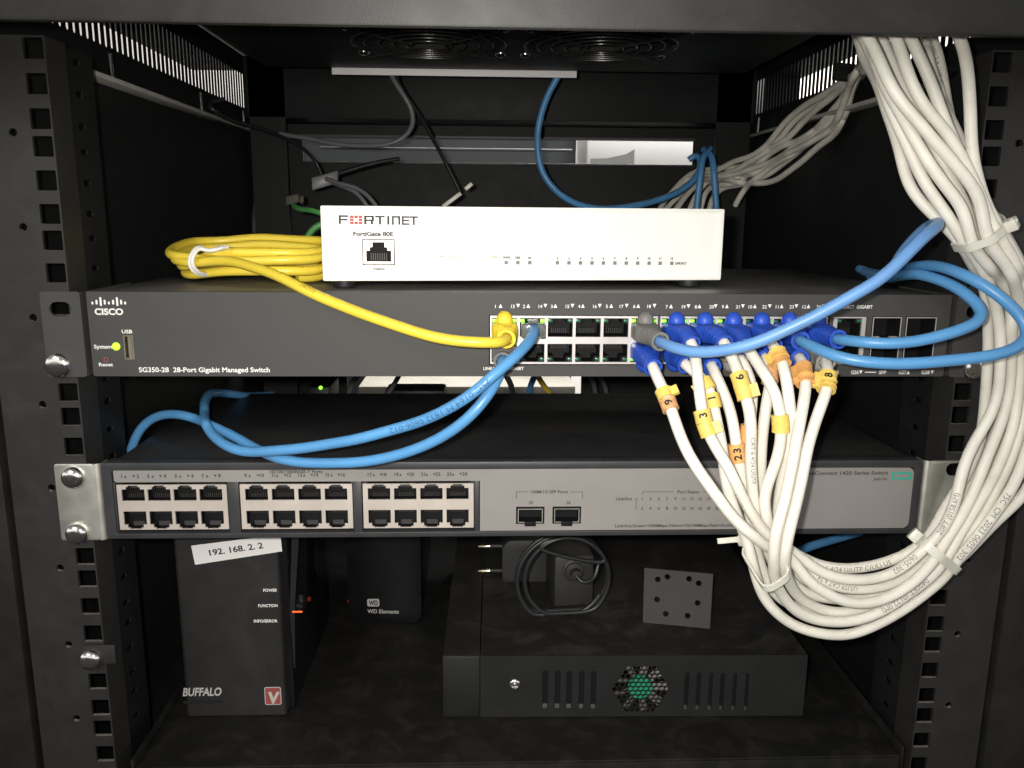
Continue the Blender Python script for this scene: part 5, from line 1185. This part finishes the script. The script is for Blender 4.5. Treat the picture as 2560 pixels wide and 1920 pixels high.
def bundle_tie(name, label, u, v, width, head_uv, tail=None, reach=75, dmax=30, slant=0.0, smin=0, material=M_TIE, group='nylon cable ties'):
    """strap pulled tight round every white jacket that passes the picture point (u, v)"""
    PTS = []; TG = []
    for key, *_ in WH:
        P = CB[key][1]; c = (P-CAM) @ RM.T; U = 1280+FPX*c[:, 0]/c[:, 2]; V = 960-FPX*c[:, 1]/c[:, 2]
        w = np.hypot(U-u, V-v); w[P[:, 1] > 40] += 1e6; i = int(np.argmin(w))
        if w[i] < reach: PTS.append(P[i]); t_ = P[min(i+3, len(P)-1)]-P[max(i-3, 0)]; TG.append(t_/np.linalg.norm(t_))
    PTS = np.array(PTS); med = np.median(PTS, axis=0); ax = np.mean(TG, axis=0); ax /= np.linalg.norm(ax)
    vw = CAM-med; vw /= np.linalg.norm(vw); ex = np.cross(ax, vw); ex /= np.linalg.norm(ex); ax = ax+slant*ex; ax /= np.linalg.norm(ax); ex = ex-ax*np.dot(ex, ax); ex /= np.linalg.norm(ex); ey = np.cross(ax, ex)
    Q = []
    for p, t_ in zip(PTS, TG):
        k = np.dot(med-p, ax)/np.dot(t_, ax); p = p+t_*k; d = p-med
        if np.linalg.norm(d) > dmax: continue
        for a in np.linspace(0, 2*math.pi, 20, endpoint=False): Q.append((d @ ex+(R_W+0.35)*math.cos(a), d @ ey+(R_W+0.35)*math.sin(a)))
    H = hull2(Q); H = np.vstack([H, H[:1]]); L = resample(np.c_[H, np.zeros(len(H))], 1.0)[:-1, :2]
    for _ in range(3): L = 0.5*L+0.25*(np.roll(L, 1, 0)+np.roll(L, -1, 0))
    cen = L.mean(axis=0); W = [med+ex*a+ey*b_ for a, b_ in L]; n = len(L); V = []; Fs = []; O = []
    for k in range(n):
        tg = L[(k+1) % n]-L[k-1]; o = np.array([tg[1], -tg[0]]); o /= np.linalg.norm(o)
        if o @ (L[k]-cen) < 0: o = -o
        o3 = ex*o[0]+ey*o[1]; O.append(o3)
        for w_, h_ in ((-1, 0), (1, 0), (1, 1), (-1, 1)): V.append(W[k]+ax*w_*width/2+o3*h_*1.1)
    for k in range(n):
        l = (k+1) % n
        for q in range(4): r_ = (q+1) % 4; Fs.append((k*4+q, k*4+r_, l*4+r_, l*4+q))
    t = thing(name, label, 'cable tie', tuple(med), group)
    mb = MB(); mb.add(V, Fs); mb.build('strap', material, t, smooth=True)
    W = np.array(W); c = (W-CAM) @ RM.T; U = 1280+FPX*c[:, 0]/c[:, 2]; Vv = 960-FPX*c[:, 1]/c[:, 2]
    k = int(np.argmin(np.hypot(U-head_uv[0], Vv-head_uv[1]))); tg = W[(k+1) % n]-W[k-1]; tg /= np.linalg.norm(tg)
    G = Face(W[k]+O[k]*1.0, tg, ax); sg = 1 if G.n @ O[k] > 0 else -1
    mb = MB(); mb.box(G, -3.0, 3.0, -width*0.72, width*0.72, *sorted((-0.6*sg, 4.4*sg))); mb.build('head', material, t, bevel=0.5)
    if tail is not None:
        q0 = W[k]+O[k]*3.5; q1 = atY(tail[0], tail[1], q0[1]-2); dr = q1-q0; L_ = np.linalg.norm(dr); dr /= L_; vv = CAM-q0; vv -= dr*np.dot(vv, dr); vv /= np.linalg.norm(vv); sd = np.cross(dr, vv)
        G = Face(q0, dr, sd); mb = MB(); mb.box(G, 0, L_, -width*0.40, width*0.40, -0.6, 0.6); mb.build('tail', material, t, bevel=0.15)
    return t
def mmv(u0, v0, u1, v1, Y): return atY(u1, v1, Y)-atY(u0, v0, Y)
bundle_tie('cable_tie', 'pale nylon tie with a protruding head, near the top of the white bundle', 2450, 588, 3.6, (2500, 562), (2536, 548))
bundle_tie('cable_tie', 'pale nylon tie with a cut tail, gathering the white cables under the lower switch', 1924, 1350, 3.4, (1850, 1338), (1794, 1353), reach=85)
bundle_tie('cable_tie', 'pale nylon tie round the white bundle below the zinc bracket of the lower switch', 2345, 1388, 4.4, (2298, 1352), None, reach=80)
tw = px([(400+x/4.608, 580+y/4.608, yy) for x, y, yy in ((780, 172, 40), (700, 185, 36), (620, 212, 34), (540, 212, 33), (480, 180, 35), (430, 175, 36), (388, 220, 36), (345, 300, 36), (340, 370, 36), (375, 440, 37), (430, 480, 39), (520, 495, 44), (600, 488, 60))])
tw2 = px([(400+x/4.608, 580+y/4.608, yy) for x, y, yy in ((700, 165, 42), (640, 195, 37), (560, 225, 34), (500, 195, 33), (445, 190, 34), (405, 235, 34), (372, 310, 34), (375, 380, 34), (415, 440, 36), (480, 480, 40), (560, 480, 50))])
t = thing('twist_tie', 'white twist tie wound around the left end of the yellow coil', 'twist tie', tuple(tw[6]))
for q in (tw, tw2):
    b = MB(); b.tube(spline(q, 1.5), 1.15, 8); b.build('wire', M_TWIST, t, smooth=True)

# ------------------------------------------------------------------ cables in the dark at the back
def run(name, label, cat, pts, r, material, group=None):
    P = spline(px(pts), 3.5); mb = MB(); mb.tube(P, r, 10); o = mb.build(name, material, smooth=True); tag(o, label, cat, group); return o
Yc = 360
run('network_cable', 'thin blue cable hanging in a deep U from the fan tray behind the firewall', 'cable',
    [('w', 52, 338, 530), (1401.5, 175.5, 340), (1369, 239, 345), (1347.5, 309, 350), (1344, 370, 350), (1357, 432, 350), (1396, 482, 350), (1446, 511, 352), (1511, 522, 356), (1589, 514, 362), (1658, 496, 370), (1704, 474.5, 378), (1739, 444, 386), (1752, 405, 395), (1742, 386, 400), (1722, 400, 402)], 3.0, M_BLUECAB, 'blue network cables')
run('network_cable', 'dim blue cable dropping straight down left of its twin behind the white firewall box', 'cable', [(1775, 372, 385), (1757, 395, 372), (1752, 430, 368), (1746, 480, 368), (1738, 560, 370), (1734, 640, 380)], 3.0, M_BLUECAB, 'blue network cables')
run('network_cable', 'dim blue cable dropping down at the right upper corner of the white firewall box', 'cable', [(1760, 374, 390), (1780, 392, 374), (1784, 430, 368), (1788, 480, 368), (1793, 560, 370), (1797, 640, 380)], 3.0, M_BLUECAB, 'blue network cables')
run('network_cable', 'dim blue cable sloping in the dark under the lower switch', 'cable', [(2150, 1330, 120), (2080, 1350, 110), (2010, 1372, 95), (1960, 1400, 85), (1900, 1450, 100)], 3.0, M_BLUECAB, 'blue network cables')
run('wire_pair', 'grey wire pair curling down from the fan tray to the left', 'wire', [('w', -62, 336, 520), (973.7, 166, 338), (987, 204, 345), (1010, 239, 350), (1030, 278, 352), (1031.6, 312.5, 352), (1010, 343, 350), (968, 361, 350), (910, 364.6, 352), (833, 359, 355), (775, 347, 360), (700, 335, 370)], 2.2, M_WIREGREY)
run('wire', 'black wire crossing straight down the rear opening from the fan tray', 'wire', [(985, 175, 339), (1003, 220, 350), (1045, 282, 360), (1076, 336, 370), (1111, 401, 380), (1150, 480, 385)], 1.8, M_WIREBLK)
run('wire', 'black wire drooping off the left side bracket toward the rear', 'wire', [(560, 248, 260), (525, 256, 250), (530, 272, 240), (579, 301, 270), (633, 316, 310), (698, 339.5, 350), (756, 370, 380), (790, 405, 390), (805, 440, 390)], 1.7, M_WIREBLK)
run('wire', 'grey wire arching from the dark connector down behind the white firewall box', 'wire', [(815, 447, 330), (841, 457, 325), (891, 470, 322), (925.5, 495, 320), (950, 530, 320)], 2.0, M_WIREGREY, 'twin grey wires')
run('wire', 'grey wire below its twin, arching from the dark connector behind the firewall', 'wire', [(820, 452, 335), (850, 464, 330), (885, 478, 327), (908, 500, 326), (930, 540, 326)], 2.0, M_WIREGREY, 'twin grey wires')
run('wire', 'black wire reaching from the dark connector up to the rear opening', 'wire', [(815, 445, 335), (841, 436, 340), (891, 420.5, 345), (949, 405, 350), (999, 397, 355)], 2.0, M_WIREBLK)
cn = MB(); G = Face(atY(818, 448, 330), (1, 0.2, 0.3)); cn.box(G, -14, 10, -6, 5, -8, 0); o = cn.build('connector', M_WIREGREY, bevel=1.2); tag(o, 'dark connector block where the grey wires meet at the rear left', 'connector')
for q, lb in (((1107, 517, 1152, 483), 'longer lower strip of pale tie end standing up behind the firewall'), ((1163, 473, 1180, 459), 'short upper scrap of pale tie end above the longer strip')):
    p0_ = atY(q[0], q[1], 300); p1_ = atY(q[2], q[3], 300); dr = p1_-p0_; G = Face(p0_, dr, np.cross(dr, (0, 1, 0))); b = MB(); b.box(G, 0, np.linalg.norm(dr), -1.6, 1.6, -0.5, 0.5); o = b.build('tie_end', M_TIE, bevel=0.15); tag(o, lb, 'cable tie')
run('earth_wire', 'green wire ending at the top left corner of the firewall', 'wire', [(735, 515, 260), (748, 523, 250), (775, 525, 240), (800, 532, 235), (840, 545, 235)], 2.2, M_GREENWIRE, 'green wires')
run('earth_wire', 'green wire curving out of the yellow coil beside the firewall', 'wire', [(760, 610, 200), (767, 594, 200), (783, 571, 200), (800, 561, 200), (840, 552, 205)], 2.4, M_GREENWIRE, 'green wires')
b = MB(); G = Face(atY(733, 498, 330), (1, 0, 0.25)); b.box(G, -7, 5, -4, 4, -6, 0); b.box(G, 5.01, 9, -5.5, 1.5, -6, -1); o = b.build('tape_scrap', M_CARTON, bevel=1.5); tag(o, 'small beige scrap stuck in the dark left of the firewall', 'tape')
cl_ = MB(); G = Face(atY(2118, 183, 200), (1, 0.4, 0)); cl_.box(G, -9, 9, -5, 7, -6, 0); o = cl_.build('cable_clip', M_RUBBER, bevel=1.2); tag(o, 'dark clip holding the white cables under the vent slots of the right side', 'clip')
# through the gap between the switches
run('network_cable', 'dark blue cable crossing the pale carton in the gap between the switches', 'cable', [(1345, 925, 400), (1332, 950, 420), (1318, 990, 430), (1305, 1030, 440)], 3.2, M_BLUECAB, 'blue network cables')
run('network_cable', 'yellow cable slanting across the pale carton in the gap between the switches', 'cable', [(1335, 925, 420), (1360, 965, 430), (1382, 995, 440), (1400, 1030, 445)], 3.0, M_YELCAB)
run('network_cable', 'white cable crossing the gap between the switches beside the printed blue one', 'cable', [(1255, 925, 400), (1272, 950, 415), (1285, 990, 430), (1290, 1030, 440)], 3.0, M_WHITECAB, 'white cables in the gap')
run('network_cable', 'grey shaded cable at the left end of the gap between the switches', 'cable', [(900, 930, 430), (880, 960, 440), (868, 1000, 450)], 3.0, M_WIREGREY)
for k, (u0, u1) in enumerate(((1005, 960), (1465, 1490), (1485, 1520))):
    run('wire', ('grey wire leaning left in the middle of the gap between the switches', 'grey wire at the right end of the gap, left of its twin', 'grey wire at the far right end of the gap between the switches')[k], 'wire', [(u0, 925, 425), ((u0+u1)/2+6, 955, 435), (u1, 1000, 445)], 2.6, M_WIREGREY)
b = MB(); b.wbox(-128, -62, 470, 510, 150, 186); o = b.build('power_brick', M_RUBBER, bevel=3); tag(o, 'dark power brick lying in front of the pale carton in the gap', 'power adapter')
ps = thing('power_strip', 'black box with a lit green lamp deep in the gap between the switches', 'power strip', (-200, 440, 150))
b = MB(); b.wbox(-205, -182, 440, 500, 100, 196); b.build('body', M_RUBBER, ps, bevel=2)
a_ = atY(801, 970, 438); b = MB(); b.lathe((a_[0], 440, a_[2]), (0, -1, 0), [(2.0, 0), (2.0, 1.2), (1.0, 1.8)], 12); b.build('pilot_light', M_LEDON, ps, smooth=True)
